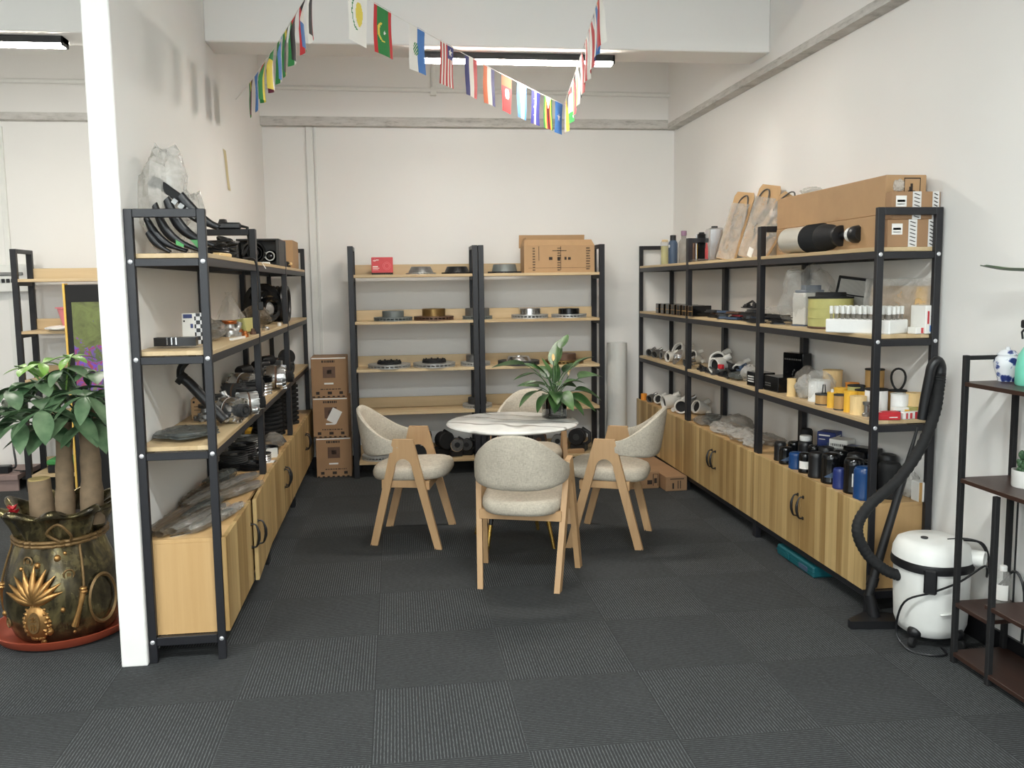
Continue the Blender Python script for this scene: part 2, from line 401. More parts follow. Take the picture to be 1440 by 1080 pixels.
    def build(s, name, mats, parent=None, ang=35, loc=None, rz=0):
        me = bpy.data.meshes.new(name); me.from_pydata(s.v, [], s.f)
        for m in (mats if isinstance(mats, (list, tuple)) else [mats]): me.materials.append(M[m])
        me.polygons.foreach_set('material_index', s.m)
        bm = bmesh.new(); bm.from_mesh(me); bmesh.ops.remove_doubles(bm, verts=bm.verts, dist=1e-6)
        bmesh.ops.recalc_face_normals(bm, faces=bm.faces); bm.to_mesh(me); bm.free()
        me.polygons.foreach_set('use_smooth', [True]*len(me.polygons)); me.set_sharp_from_angle(angle=rad(ang)); me.update()
        o = bpy.data.objects.new(name, me); COL.objects.link(o)
        if parent: o.parent = parent
        if loc is not None: o.location = loc
        o.rotation_euler = (0, 0, rz); return o
def tag(o, label, cat, group=None):
    o['label'] = label; o['category'] = cat
    if group: o['group'] = group
    return o
def thing(name, label, cat, loc=(0, 0, 0), rz=0, group=None):
    o = bpy.data.objects.new(name, None); o.empty_display_size = .05; COL.objects.link(o)
    o.location = loc; o.rotation_euler = (0, 0, rz); return tag(o, label, cat, group)
def struct(name, mb, mats):
    o = mb.build(name, mats); o['kind'] = 'structure'; return o
def dup(root, loc, rz, label, group=None):
    r = root.copy(); COL.objects.link(r); r.location = loc; r.rotation_euler = (0, 0, rz); r['label'] = label
    if group: r['group'] = group
    for ch in list(root.children):
        c = ch.copy(); COL.objects.link(c); c.parent = r
        for g in list(ch.children):
            d = g.copy(); COL.objects.link(d); d.parent = c
    return r
def smooth_path(pts, k=6):
    P = [Vector(p) for p in pts]; out = []
    for i in range(len(P)-1):
        a, b, c, d = P[max(i-1, 0)], P[i], P[i+1], P[min(i+2, len(P)-1)]
        for j in range(k):
            t = j/k; out.append(.5*((2*b)+(c-a)*t+(2*a-5*b+4*c-d)*t*t+(3*b-a-3*c+d)*t**3))
    out.append(P[-1]); return out
def crumple(rx, ry, h, seed, amp=.22, n=22, m=12, fr=3.0, flat=True):
    n, m = int(n*1.25), int(m*1.25); rj = random.Random(seed)
    mb = MB(); sd = Vector((seed*3.7, seed*1.3, seed*7.1))
    def fn(p, q):
        P = Vector(p); d = (1+amp*(noise.noise(P*fr*.5+sd)*1.2+abs(noise.noise(P*fr*1.3+sd))*-.9+.35-abs(noise.noise(P*fr*2.6+sd))*.5+.1))*(1+rj.uniform(-.03, .03))
        x, y, z = P.x*rx*d, P.y*ry*d, (P.z*d*.5+.5)*h
        if flat: z = max(z, .0015)
        return (x, y, z)
    mb.ball(1, 1, 1, n, m, 0, None, fn); return mb

# ------------------------------------------------------------------ room shell
XR, YB, ZC = 2.48, 4.02, 3.62
mb = MB().box(-4.7, 2.7, -6.1, 4.2, -.12, 0); struct('floor', mb, 'carpet')
mb = MB().box(-4.7, 2.7, -6.1, 4.2, ZC, ZC+.12); struct('ceiling', mb, 'ceil')
mb = MB().box(-4.5, XR, YB, YB+.15, 0, ZC).box(-4.5, XR, YB-.08, YB, 2.83, ZC); struct('wall_back', mb, 'wall')
mb = MB().box(XR, XR+.15, -6, YB+.15, 0, ZC).box(XR-.08, XR, -6, YB-.08, 2.8, ZC); struct('wall_right', mb, 'wall')
mb = MB().box(-4.65, -4.5, -6, YB+.15, 0, ZC); struct('wall_left', mb, 'wall')
mb = MB().box(-1.005, -.905, .34, YB, 0, ZC, b=.004); struct('wall_partition', mb, 'wall')
mb = MB().box(-4.65, -3.4, -6.15, -6, 0, ZC).box(-3.4, 2.3, -6.15, -6, 0, .85).box(-3.4, 2.3, -6.15, -6, 2.65, ZC).box(-.1, .2, -6.15, -6, .85, 2.65).box(2.3, 2.65, -6.15, -6, 0, ZC)
struct('wall_front', mb, 'wall')
for i, (a, b) in enumerate(((-3.4, -.1), (.2, 2.3))):
    mb = MB()
    for k in range(4):
        x = a+(b-a)*k/3; mb.box(max(a, x-.025), min(b, x+.025), -6.1, -6.04, .85, 2.65)
    mb.box(a, b, -6.1, -6.04, .85, .9).box(a, b, -6.1, -6.04, 2.6, 2.65)
    w = struct('window_%d' % (i+1), mb, 'white'); g = MB().box(a, b, -6.075, -6.07, .9, 2.6).build('pane', 'glass', w)
# tie beam across both bays (its underside carries the strip lamps)
mb = MB().box(-.905, XR-.08, 2.0, 2.27, 2.866, ZC, b=.006).box(-4.5, -1.005, 2.0, 2.27, 2.90, ZC, b=.006); struct('trim_1', mb, 'wall')
mb = MB().box(-4.5, XR-.08, -1.75, -1.48, 2.88, ZC, b=.006).box(-4.5, XR-.08, -4.9, -4.63, 2.88, ZC, b=.006); struct('trim_4', mb, 'wall')
# rough plaster band where the upper wall starts
mb = MB()
mb.box(-.905, XR, YB-.082, YB, 2.765, 2.835).box(-4.5, -1.005, YB-.082, YB, 2.79, 2.845); struct('trim_2', mb, 'plaster')
mb = MB().box(XR-.083, XR, -6, YB-.08, 2.76, 2.805); struct('trim_3', mb, 'plaster')
mb = MB().box(-.905, XR, YB-.012, YB, 0, .09).box(-4.5, -1.005, YB-.012, YB, 0, .09); struct('baseboard_back', mb, 'black')
mb = MB().box(XR-.012, XR, -6, YB-.012, 0, .09); struct('baseboard_right', mb, 'black')
# conduits
mb = MB().tube([(-.905, 3.915, 3.05), (XR-.08, 3.915, 3.03)], .018, 10).tube([(.455, 3.915, 3.045), (.455, 3.915, ZC)], .016, 8)
mb.box(.43, .48, 3.90, 3.935, 3.0, 3.07, b=.004); tag(mb.build('conduit', 'white'), 'white conduit running across the upper back wall above the flags', 'conduit')
mb = MB().tube([(-4.5, 3.915, 3.07), (-1.005, 3.915, 3.07)], .018, 10); tag(mb.build('conduit', 'white'), 'white conduit on the upper wall of the left bay', 'conduit')
mb = MB().box(-.565, -.51, YB-.022, YB, .09, 2.765, b=.004).box(-.50, -.485, YB-.012, YB, .09, 2.765); tag(mb.build('cable_trunking', 'white'), 'white vertical cable trunking on the back wall behind the stacked cartons', 'trunking')
mb = MB().grid(lambda u, v: (-.9035, 2.38+.085*u+.10*v+.006*math.sin(7*v), 2.34-.235*v), 3, 8); tag(mb.build('masking_tape', 'oldtape'), 'strip of yellowed masking tape stuck on the partition wall', 'tape')

# ------------------------------------------------------------------ strip lamps
def strip_lamp(x, y, z, L, label, m='lamp'):
    t = thing('strip_lamp', label, 'lamp', (x, y, z))
    MB().box(-L/2, L/2, -.046, .046, -.038, 0, b=.003).box(-L/2, -L/2+.012, -.046, .046, -.052, 0, b=.003).box(L/2-.012, L/2, -.046, .046, -.052, 0, b=.003).build('housing', 'black', t)
    mb = MB(); P = [(-.040, -.036), (-.038, -.044), (-.027, -.052), (0, -.055), (.027, -.052), (.038, -.044), (.040, -.036)]; mb.prism(P, -L/2+.012, L/2-.012, 0, Matrix(((0, 0, 1, 0), (1, 0, 0, 0), (0, 1, 0, 0), (0, 0, 0, 1)))); mb.build('diffuser', m, t); return t
strip_lamp(.87, 2.16, 2.866, 1.2, 'lit black strip lamp under the beam behind the flags')
strip_lamp(-2.28, 2.12, 2.90, 1.2, 'lit black strip lamp on the beam of the left bay')
for x, y, lb in ((.55, -1.62, 'lit strip lamp under the first front beam, right'), (-2.3, -1.62, 'lit strip lamp under the first front beam, left'), (.55, -4.76, 'lit strip lamp under the second front beam, right'), (-2.3, -4.76, 'lit strip lamp under the second front beam, left')):
    strip_lamp(x, y, 2.88, 1.2, lb, 'lampcool')
# ------------------------------------------------------------------ racks
H = 1.8
def bolts(fr, pts, axis):
    for (x, y, z) in pts:
        q = MB(); X = T(x, y, z, ry=-PI/2) if axis == 'x' else T(x, y, z, rx=PI/2)
        q.lathe([(0, .004), (.005, .0035), (.009, .001), (.009, 0), (0, 0)], 12, 0, X); q.build('bolt', 'bolt', fr)
def side_rack(name, loc, rz, label, near, far, ajar=0, group='shelving racks along the side walls'):
    Wd, D, pw, pd = 1.2, .3, .024, .032
    t = thing(name, label, 'rack', loc, rz, group)
    for k, x0 in enumerate((0, Wd-pw)):
        mb = MB()
        for y0 in (0, D-pd): mb.box(x0, x0+pw, y0, y0+pd, 0, H, b=.002)
        mb.box(x0, x0+pw, pd, D-pd, H-.032, H, b=.002).box(x0, x0+pw, pd, D-pd, .07, .105, b=.002)
        for z in (1.612, 1.233, .855): mb.box(x0+.003, x0+pw-.003, pd, D-pd, z-.03, z, b=.002)
        f = mb.build('end_frame', 'steel', t)
        s = (k == 0 and near) or (k == 1 and far)
        if s:
            pts = [((-.0005 if k == 0 else Wd+.0005), y, z) for z in (1.60, 1.223, .845, .087) for y in (pd/2, D-pd/2)]
            for (x, y, z) in pts:
                q = MB().lathe([(0, .004), (.005, .0035), (.009, .001), (.009, 0), (0, 0)], 12, 0, T(x, y, z, ry=(-PI/2 if k == 0 else PI/2))); q.build('bolt', 'bolt', f)
    for z in (1.632, 1.253, .875):
        b = MB().box(pw, Wd-pw, .001, D, z-.018, z, b=.0015).build('shelf_board', 'board', t)
        MB().box(pw, Wd-pw, .002, .016, z-.05, z-.0185, b=.001).box(pw, Wd-pw, D-.016, D-.002, z-.05, z-.0185, b=.001).build('shelf_beam', 'steel_beam', b)
    mb = MB().box(pw+.001, Wd-pw-.001, .001, D, .482, .499, b=.001).box(pw+.001, pw+.018, .004, D, .122, .482).box(Wd-pw-.018, Wd-pw-.001, .004, D, .122, .482)
    mb.box(pw+.001, Wd-pw-.001, .004, D, .107, .122).box(pw+.018, Wd-pw-.018, D-.008, D, .122, .482); mb.build('cabinet_box', 'panel', t)
    MB().box(pw, Wd-pw, .004, .02, .072, .1065).box(pw, Wd-pw, D-.02, D-.004, .072, .1065).build('base_beam', 'steel_beam', t)
    for k in (0, 1):
        xa, xb = (.004, Wd/2-.0015) if k == 0 else (Wd/2+.0015, Wd-.004)
        hx = xa if k == 0 else xb
        d = MB().box(xa-hx, xb-hx, -.0185, -.0005, .114, .503, b=.0015).build('door', 'door', t)
        d.location = (hx, 0, 0)
        if ajar and k == 1: d.rotation_euler = (0, 0, rad(ajar))
        x = (xb-hx-.028) if k == 0 else (xa-hx+.028)
        q = MB().tube(smooth_path([(x, -.019, .285), (x, -.04, .288), (x, -.052, .318), (x, -.054, .34), (x, -.052, .362), (x, -.04, .392), (x, -.019, .395)], 4), [.0042]*4+[.0042, .005, .006, .0065]+[.0075]*8+[.0065, .006, .005, .0042]+[.0042]*5, 8)
        q.lathe([(0, .004), (.009, .003), (.009, 0)], 10, 0, T(x, -.0185, .285, rx=PI/2)).lathe([(0, .004), (.009, .003), (.009, 0)], 10, 0, T(x, -.0185, .395, rx=PI/2))
        q.build('handle', 'black', d)
    return t
XL, YL = -.604, .36
for k, (lb, aj) in enumerate((('near left rack against the partition, plastic-wrapped parts on its cabinet', 2.2), ('middle left rack against the partition, pulleys piled on its cabinet', 0), ('far left rack in the corner, black ribbed hoses on its cabinet', 0))):
    side_rack('storage_rack', (XL, YL+1.2*k, 0), PI/2, lb, k == 0, False, aj)
XRF, YR = 2.167, .382
for k, lb in enumerate(('near right rack by the vacuum cleaner, yellow filters and oil filters on it', 'middle right rack with grey bags on its cabinet', 'far right rack in the corner with white castings on its shelves')):
    side_rack('storage_rack', (XRF, YR+1.2*(k+1), 0), -PI/2, lb, False, k == 0)
def back_rack(x, y, label, Wd, zs=(1.582, 1.222, .853, .515, .127), group='open racks against the back wall', D=.3):
    pw, pd = .042, .03
    t = thing('storage_rack', label, 'rack', (x, y, 0), 0, group)
    for x0 in (0, Wd-pw):
        mb = MB()
        for y0 in (0, D-pd): mb.box(x0, x0+pw, y0, y0+pd, 0, H, b=.002)
        mb.box(x0, x0+pw, pd, D-pd, H-.03, H, b=.002)
        for z in zs: mb.box(x0+.004, x0+pw-.004, pd, D-pd, z-.05, z-.02, b=.002)
        mb.build('end_frame', 'steel', t)
    for z in zs:
        b = MB().box(pw, Wd-pw, .001, D-.001, z-.022, z, b=.0015).build('shelf_board', 'board', t)
        MB().box(pw, Wd-pw, D-.016, D-.001, z, z+.082, b=.0015).build('back_lip', 'board', b)
    return t
back_rack(-.243, 3.54, 'left of the two back wall racks, red box on its top shelf', .995)
back_rack(.757, 3.54, 'right of the two back wall racks, open carton on its top shelf', 1.003)
back_rack(-2.66, 3.55, 'black framed rack in the left bay with a pink basin', 1.0, (1.582, 1.20, .84, .5, .127), 'rack of the left bay')

# ------------------------------------------------------------------ chairs
def make_chair(loc, rz, label):
    t = thing('dining_chair', label, 'chair', loc, rz, 'linen chairs round the marble table')
    for s in (-1, 1):
        poly = [(-.058, .628), (.058, .628), (.218, 0), (.176, 0), (.052, .455)]
        for k in range(1, 10):
            a = PI*k/10; poly.append((.052*math.cos(a), .455+.062*math.sin(a)))
        poly += [(-.052, .455), (-.168, 0), (-.212, 0)]
        def fn(y, z, w, s=s):
            xb = .222+.15*y; x = xb+(.226-xb)*(z/.628); return (s*(x+w), y, z)
        mb = MB().prism(poly, -.014, .014, 0, None, fn); o = mb.build('side_frame', 'ash', t, 25)
        q = MB()
        for y in (.197, -.19):
            x = .222+.15*y; q.box(s*x-.012, s*x+.012, y-.018, y+.018, .0, .006)
        q.build('foot_pad', 'black', o)
    mb = MB()
    for y in (.135, -.125): mb.box(-.205-.02*(y > 0), .205+.02*(y > 0), y-.011, y+.011, .335, .385, b=.002)
    for x in (-.185, .185): mb.box(x-.011, x+.011, -.114, .124, .34, .383, b=.002)
    mb.build('seat_rail', 'ash', t)
    # cushion
    mb = MB(); N = 40
    def plan(a):
        c, s_ = math.cos(a), math.sin(a); e = .62
        x = (abs(c)**e)*math.copysign(1, c); y = (abs(s_)**e)*math.copysign(1, s_)
        return x*(.212+.016*y), .012+y*.232
    pr = [(0, .392), (.86, .386), (.96, .392), (1.0, .412), (1.0, .432), (.965, .452), (.86, .463), (.5, .468), (0, .469)]
    vs = []; fs = []; rows = []
    for (k, z) in pr:
        row = []
        for i in range(N):
            x, y = plan(2*PI*i/N); row.append(len(vs)); vs.append((x*k, .012+(y-.012)*k, z+.045*(y-.012)*k-.006))
        rows.append(row)
    for j in range(len(rows)-1):
        for i in range(N): fs.append((rows[j][i], rows[j][(i+1) % N], rows[j+1][(i+1) % N], rows[j+1][i]))
    mb.add(vs, fs); mb.build('seat', 'linen', t, 60)
    # wrap-around backrest
    mb = MB(); NA = 44; sec = 12; vs = []; fs = []
    for i in range(NA+1):
        a = -1+2*i/NA; ph = a*PI/2
        dome = (.5+.5*math.cos(PI*min(1, abs(a)*1.02)))**.78
        zt = .618+.172*dome; zb = .548-.036*(1-abs(a)**2.2)
        sx = math.sin(ph); cy = math.cos(ph)
        px = .226*math.copysign(abs(sx)**.86, sx); py = -.03-.235*(cy**.8)
        nx, ny = math.sin(ph)*.9, -math.cos(ph)
        L = math.hypot(nx, ny) or 1; nx /= L; ny /= L
        th = .0135+.004*dome
        for k in range(sec):
            b = 2*PI*k/sec; cc, ss = math.cos(b), math.sin(b)
            u = (abs(cc)**.55)*math.copysign(1, cc)*th; w = (abs(ss)**.45)*math.copysign(1, ss)
            z = (zt+zb)/2+w*(zt-zb)/2; lean = -.16*(z-.53)*cy
            vs.append((px+nx*u, py+ny*u+lean, z))
    for i in range(NA):
        for k in range(sec):
            k2 = (k+1) % sec; fs.append((i*sec+k, i*sec+k2, (i+1)*sec+k2, (i+1)*sec+k))
    fs.append(tuple(range(sec))); fs.append(tuple(NA*sec+k for k in range(sec)))
    mb.add(vs, fs); mb.build('backrest', 'linen', t, 50); return t
ch = make_chair((.738, 1.12, 0), rad(-18.6), 'linen chair nearest the camera, seen from behind, in front of the table')
dup(ch, (.183, 1.945, 0), rad(-102.7), 'linen chair left of the table, beside the stacked cartons')
dup(ch, (1.343, 1.71, 0), rad(65.7), 'linen chair right of the table, before the right rack cabinets')
dup(ch, (.946, 2.29, 0), rad(168.5), 'linen chair on the far side of the table, mostly hidden by it')

# ------------------------------------------------------------------ table with plant
t = thing('round_table', 'round white marble table with black brass-tipped legs', 'table', (.762, 1.73, 0))
MB().lathe([(0, .69), (.366, .69), (.376, .694), (.38, .700), (.376, .706), (.368, .71), (0, .71)], 72).build('table_top', 'marble', t)
MB().cyl(.15, .675, .689, 24, b=.002).build('mounting_plate', 'black', t)
for k in range(4):
    a = rad(45+90*k+4); c, s = math.cos(a), math.sin(a)
    l = MB().tube([(.11*c, .11*s, .68), (.235*c, .235*s, .155)], [.017, .0125], 14).build('leg', 'black', t)
    MB().tube([(.235*c, .235*s, .155), (.272*c, .272*s, 0)], [.0128, .0095], 14).build('ferrule', 'brass', l)
def leaf_blade(mb, base, direc, L, w, droop, fold=.25, n=8, mat=0, twist=0, pw=.8):
    d = Vector(direc).normalized(); side = d.cross(Vector((0, 0, 1)))
    side = side.normalized() if side.length > .05 else Vector((1, 0, 0)); upv = side.cross(d).normalized()
    side = (math.cos(twist)*side+math.sin(twist)*upv).normalized(); upv = side.cross(d).normalized()
    B = Vector(base)
    def fn(u, v):
        s = v; ww = w*(max(0, math.sin(PI*min(1, s**pw)))**.75)*(1-.25*s if pw < 1 else 1)
        x = (u-.5)*2
        p = B+d*(L*s)+Vector((0, 0, -droop*L*s*s))+side*(x*ww*.5)+upv*(abs(x)*ww*fold*.5)
        return p
    mb.grid(fn, 4, n, mat); return mb
random.seed(4)
t = thing('potted_peace_lily', 'peace lily in a square glass vase on the marble table', 'plant', (1.02, 1.80, .71), rad(12))
mb = MB(); h = .056
mb.box(-h, h, -h, h, 0, .008)
for (a, b, c, d) in ((-h, h, -h, -h+.005), (-h, h, h-.005, h), (-h, -h+.005, -h+.005, h-.005), (h-.005, h, -h+.005, h-.005)): mb.box(a, b, c, d, .008, .145)
mb.build('glass_vase', 'glass', t)
MB().lathe([(0, .012), (.040, .012), (.047, .125), (.0, .13)], 4, 0, T(rz=PI/4)@Matrix.Scale(1.08, 4)).build('soil', 'soil', t)
def lily_leaf(az, reach, top, L, w, dz, droop, tw=0):
    c, s = math.cos(az), math.sin(az); mb = MB()
    pts = [(random.uniform(-.02, .02), random.uniform(-.02, .02), .11), (c*reach*.4, s*reach*.4, .11+(top-.11)*.6), (c*reach*.75, s*reach*.75, .11+(top-.11)*.88), (c*reach, s*reach, top)]
    mb.tube(smooth_path(pts, 4), .0026, 6)
    leaf_blade(mb, (c*reach, s*reach, top), (c, s, dz), L, w, droop, .3, 10, 0, tw); mb.build('leaf', 'lily', t, 80)
# azimuth, reach, height, blade length, width, blade slope, droop
for az, reach, top, L, w, dz, dr in ((172, .17, .32, .20, .085, .05, .12), (188, .12, .27, .14, .06, -.1, .15), (200, .10, .17, .18, .085, .0, .45), (222, .06, .15, .14, .075, -.2, .5), (245, .06, .14, .13, .07, -.3, .4), (150, .06, .27, .15, .06, .5, .1), (128, .04, .24, .15, .055, .9, .1), (112, .02, .25, .13, .05, 1.2, .0),
        (55, .05, .30, .22, .08, 1.0, .05), (40, .10, .40, .15, .055, .7, .05), (28, .09, .26, .17, .07, .45, .15), (12, .17, .22, .18, .105, .25, .25), (2, .12, .30, .16, .07, .6, .2), (-18, .12, .16, .16, .095, .05, .45), (-35, .09, .13, .16, .09, -.1, .45), (-60, .07, .12, .15, .09, -.1, .5), (-85, .07, .15, .14, .08, -.1, .5), (-110, .05, .16, .14, .07, .1, .5),
        (-8, .06, .20, .14, .07, .4, .4), (90, .05, .22, .17, .06, .8, .2), (78, .08, .16, .14, .07, .3, .4), (140, .09, .18, .15, .065, .3, .3), (262, .04, .2, .13, .055, .5, .4), (20, .05, .17, .14, .07, .4, .4), (178, .05, .19, .14, .06, .4, .3), (62, .03, .2, .17, .05, 1.2, .05)):
    lily_leaf(rad(az+random.uniform(-5, 5)), reach, top, L, w*1.3, dz, dr, random.uniform(-.45, .45))
for az, reach, top in ((70, .05, .33), (20, .12, .24)):
    c, s = math.cos(rad(az)), math.sin(rad(az)); mb = MB()
    mb.tube(smooth_path([(0, 0, .11), (c*reach*.5, s*reach*.5, top*.7), (c*reach, s*reach, top)], 5), .0025, 6)
    f = mb.build('flower_stalk', 'lily', t)
    leaf_blade(MB(), (c*reach, s*reach, top), (c*.5, s*.5, 1), .055, .022, .1, .9, 8).build('flower', 'cream', f, 80)

# ------------------------------------------------------------------ generic goods
def solo(mb, name, mats, label, cat, loc=(0, 0, 0), rz=0, group=None, ang=35):
    o = mb.build(name, mats, None, ang, loc, rz); return tag(o, label, cat, group)
def face_quad(mb, face, w, d, h, u0, u1, v0, v1, mat=1, e=.0006):
    if face == 'front': P = [(-w/2+w*u, -d/2-e, h*v) for u, v in ((u0, v0), (u1, v0), (u1, v1), (u0, v1))]
    elif face == 'right': P = [(w/2+e, -d/2+d*u, h*v) for u, v in ((u0, v0), (u1, v0), (u1, v1), (u0, v1))]
    elif face == 'left': P = [(-w/2-e, d/2-d*u, h*v) for u, v in ((u0, v0), (u1, v0), (u1, v1), (u0, v1))]
    else: P = [(-w/2+w*u, -d/2+d*v, h+e) for u, v in ((u0, v0), (u1, v0), (u1, v1), (u0, v1))]
    mb.quad(*P, mat)
def carton(loc, rz, w, d, h, label, mats=('card', 'ink', 'tape', 'paper'), marks=(), name='carton', cat='box', group=None, parts=(), b=.003):
    """marks (face,u0,u1,v0,v1,material index) stay in the box mesh; parts (name, material, face, ...) become children"""
    t = thing(name, label, cat, loc, rz, group)
    mb = MB().box(-w/2, w/2, -d/2, d/2, 0, h, 0, b)
    for m in marks: face_quad(mb, *m[:1], w, d, h, *m[1:5], m[5] if len(m) > 5 else 1)
    mb.build('box_body', list(mats), t)
    for (nm, mt, *m) in parts:
        q = MB()
        for k in m: face_quad(q, k[0], w, d, h, *k[1:5], 0, .0012)
        q.build(nm, mt, t)
    return t
def textlines(face, u0, u1, v0, v1, n, mi=1, seed=1):
    rn = random.Random(seed); out = []
    for i in range(n):
        v = v1-(v1-v0)*(i+.5)/n; hh = (v1-v0)/n*.28; u = u0
        while u < u1-.02:
            L = rn.uniform(.02, .07)*(u1-u0)/.5; out.append((face, u, min(u1, u+L), v-hh, v+hh, mi)); u += L+.018*(u1-u0)/.5
    return out
def brake_disc(loc, r, hr, hh, th, label, mr='grey', mh='grey', group='brake discs on the back racks', inner='blackmat', bolts_n=0, cone=0):
    t = thing('brake_disc', label, 'brake disc', loc, random.uniform(0, 1), group); th += .005 if th > .015 else 0
    mb = MB(); k = .55 if hr > 0 else .3; ri = max(hr*.93, .045)
    mb.lathe([(ri, 0), (r, 0), (r, th*.32), (ri, th*.32)], 60).lathe([(ri, th*.66), (r, th*.66), (r, th), (ri, th), (ri, th*.66)], 60)
    mb.lathe([(ri, 0), (ri, th*.32)], 56)
    for i in range(30):
        a = 2*PI*i/30; mb.box(ri+.004, r-.0006, -.0045, .0045, th*.31, th*.67, 0, 0, T(rz=a))
    mb.build('rotor', {'chrome': 'disc', 'grey': 'disc'}.get(mr, mr), t)
    if hr > 0:
        q = MB(); q.lathe([(hr+cone, th*.9), (hr, th+hh-.004), (hr-.004, th+hh), (.036, th+hh), (.034, th+hh-.012), (.032, th*.5)], 40)
        q.build('hat', mh, t)
        if bolts_n:
            for i in range(bolts_n):
                a = 2*PI*i/bolts_n; MB().cyl(.007, th+hh-.001, th+hh+.008, 8, 0, T(math.cos(a)*hr*.86, math.sin(a)*hr*.86, 0)).build('stud', 'blackmat', t)
    return t
def bag(loc, rz, rx, ry, h, seed, label, mat='bag', name='plastic_bag', cat='bag', amp=.22, group=None):
    return solo(crumple(rx, ry, h, seed, amp), name, mat, label, cat, loc, rz, group, 10)
def oil_filter(loc, r, h, label, mat='black', band=None, group='oil filters on the near right cabinet'):
    t = thing('oil_filter', label, 'oil filter', loc, random.uniform(-.5, .5), group)
    mb = MB().lathe([(0, .002), (r*.82, .002), (r*.96, 0), (r, .004), (r, .012), (r*.965, .018), (r*.965, h*.80), (r*.95, h*.9), (r*.82, h*.975), (r*.5, h), (0, h)], 28); mb.build('can', mat, t, 40)
    if band:
        r2 = r*.965+.0006; z0, z1 = h*.22, h*.6; q = MB()
        q.grid(lambda u, v: (r2*math.cos(-2.6+1.9*u), r2*math.sin(-2.6+1.9*u), z0+(z1-z0)*v*(1 if band != 'flash' else u)), 12, 1)
        q.build('can_label', 'paper' if band == 'white' else 'bluegrey' if band == 'flash' else band, t)
    return t
def paper_filter(loc, r, h, label, body='yellow', cap='same', tip=None, group='filter cartridges on the near right rack', n=36, capt=.006, rz=0, lie=False):
    t = thing('filter_cartridge', label, 'filter', loc, rz, group)
    X = T(0, 0, r, rx=-PI/2) if lie else None
    def wob(rr, z, a): return (rr*(1-.06*(1+math.cos(n*a))*.5), z)
    mb = MB().lathe([(r*.97, capt), (r*.97, h-capt)], n*3, 0, X, wob); mb.build('pleats', body, t, 80)
    for a, b in ((0, capt), (h-capt, h)): MB().lathe([(r*.35, a), (r, a), (r, b), (r*.35, b), (r*.35, a)], 28, 0, X).build('end_cap', body if cap == 'same' else cap, t)
    if tip == 'spigot':
        MB().lathe([(0, h), (r*.3, h), (r*.26, h+r*.35), (r*.2, h+r*.6), (0, h+r*.62)], 16, 0, X).build('spigot', 'white' if cap == 'same' else cap, t)
    elif tip == 'fork':
        q = MB(); q.tube([(-.009, 0, h), (-.0045, 0, h+.045), (.0045, 0, h+.045), (.009, 0, h)], .003, 6).cyl(.011, h, h+.004, 12); q.build('clip', 'black', t)
    else: MB().lathe([(r*.36, h*.9), (0, h*.9)], 20, 0, X).build('bore', 'blackmat', t)
    return t
def lug(mb, X, rr=.016, th=.010, L=.03):
    mb.lathe([(rr*.4, 0), (rr, 0), (rr, th), (rr*.4, th), (rr*.4, 0)], 16, 0, X)
def alternator(loc, rz, s, label, mb_mat='alu', group='alternators and pumps on the left racks', lay=True):
    """finned two-part housing, pulley and mounting lugs"""
    t = thing('alternator', label, 'alternator', loc, rz, group)
    R = .062*s; A = T(0, 0, R+.002, rx=PI/2) if lay else T(0, 0, .001)
    mb = MB(); mb.lathe([(0, -.0), (R*.8, 0), (R*.96, .008*s), (R, .02*s), (R, .05*s), (R*.94, .052*s)], 32, 0, A)
    mb.lathe([(R*.94, .06*s), (R, .062*s), (R, .092*s), (R*.93, .106*s), (R*.5, .112*s), (0, .112*s)], 32, 0, A)
    for k in range(14):
        a = 2*PI*k/14; mb.box(R*.55, R*.99, -.0032*s, .0032*s, -.004*s, .012*s, 0, 0, A@T(rz=a)).box(R*.55, R*1.02, -.0032*s, .0032*s, .085*s, .108*s, 0, 0, A@T(rz=a))
    for a in (0.4, 0.4+PI): lug(mb, A@T(math.cos(a)*R*1.22, math.sin(a)*R*1.22, .06*s), .019*s, .03*s)
    for a in (0.4, 0.4+PI): mb.box(R*.7, R*1.15, -.012*s, .012*s, .062*s, .086*s, 0, 0, A@T(rz=a))
    mb.build('housing', mb_mat, t)
    MB().lathe([(R*.95, .05*s), (R*.95, .062*s)], 32, 0, A).build('stator', 'rust', t)
    q = MB(); pr = [(0, .135*s), (R*.3, .135*s)]; z = .135*s
    pr = [(0, .114*s), (R*.5, .114*s)]
    for k in range(5): pr += [(R*.54, .117*s+k*.005*s), (R*.47, .1195*s+k*.005*s)]
    pr += [(R*.55, .145*s), (R*.4, .146*s), (R*.36, .138*s), (R*.2, .138*s), (R*.2, .150*s), (0, .150*s)]
    q.lathe(pr, 28, 0, A); q.build('pulley', 'dgrey', t); return t
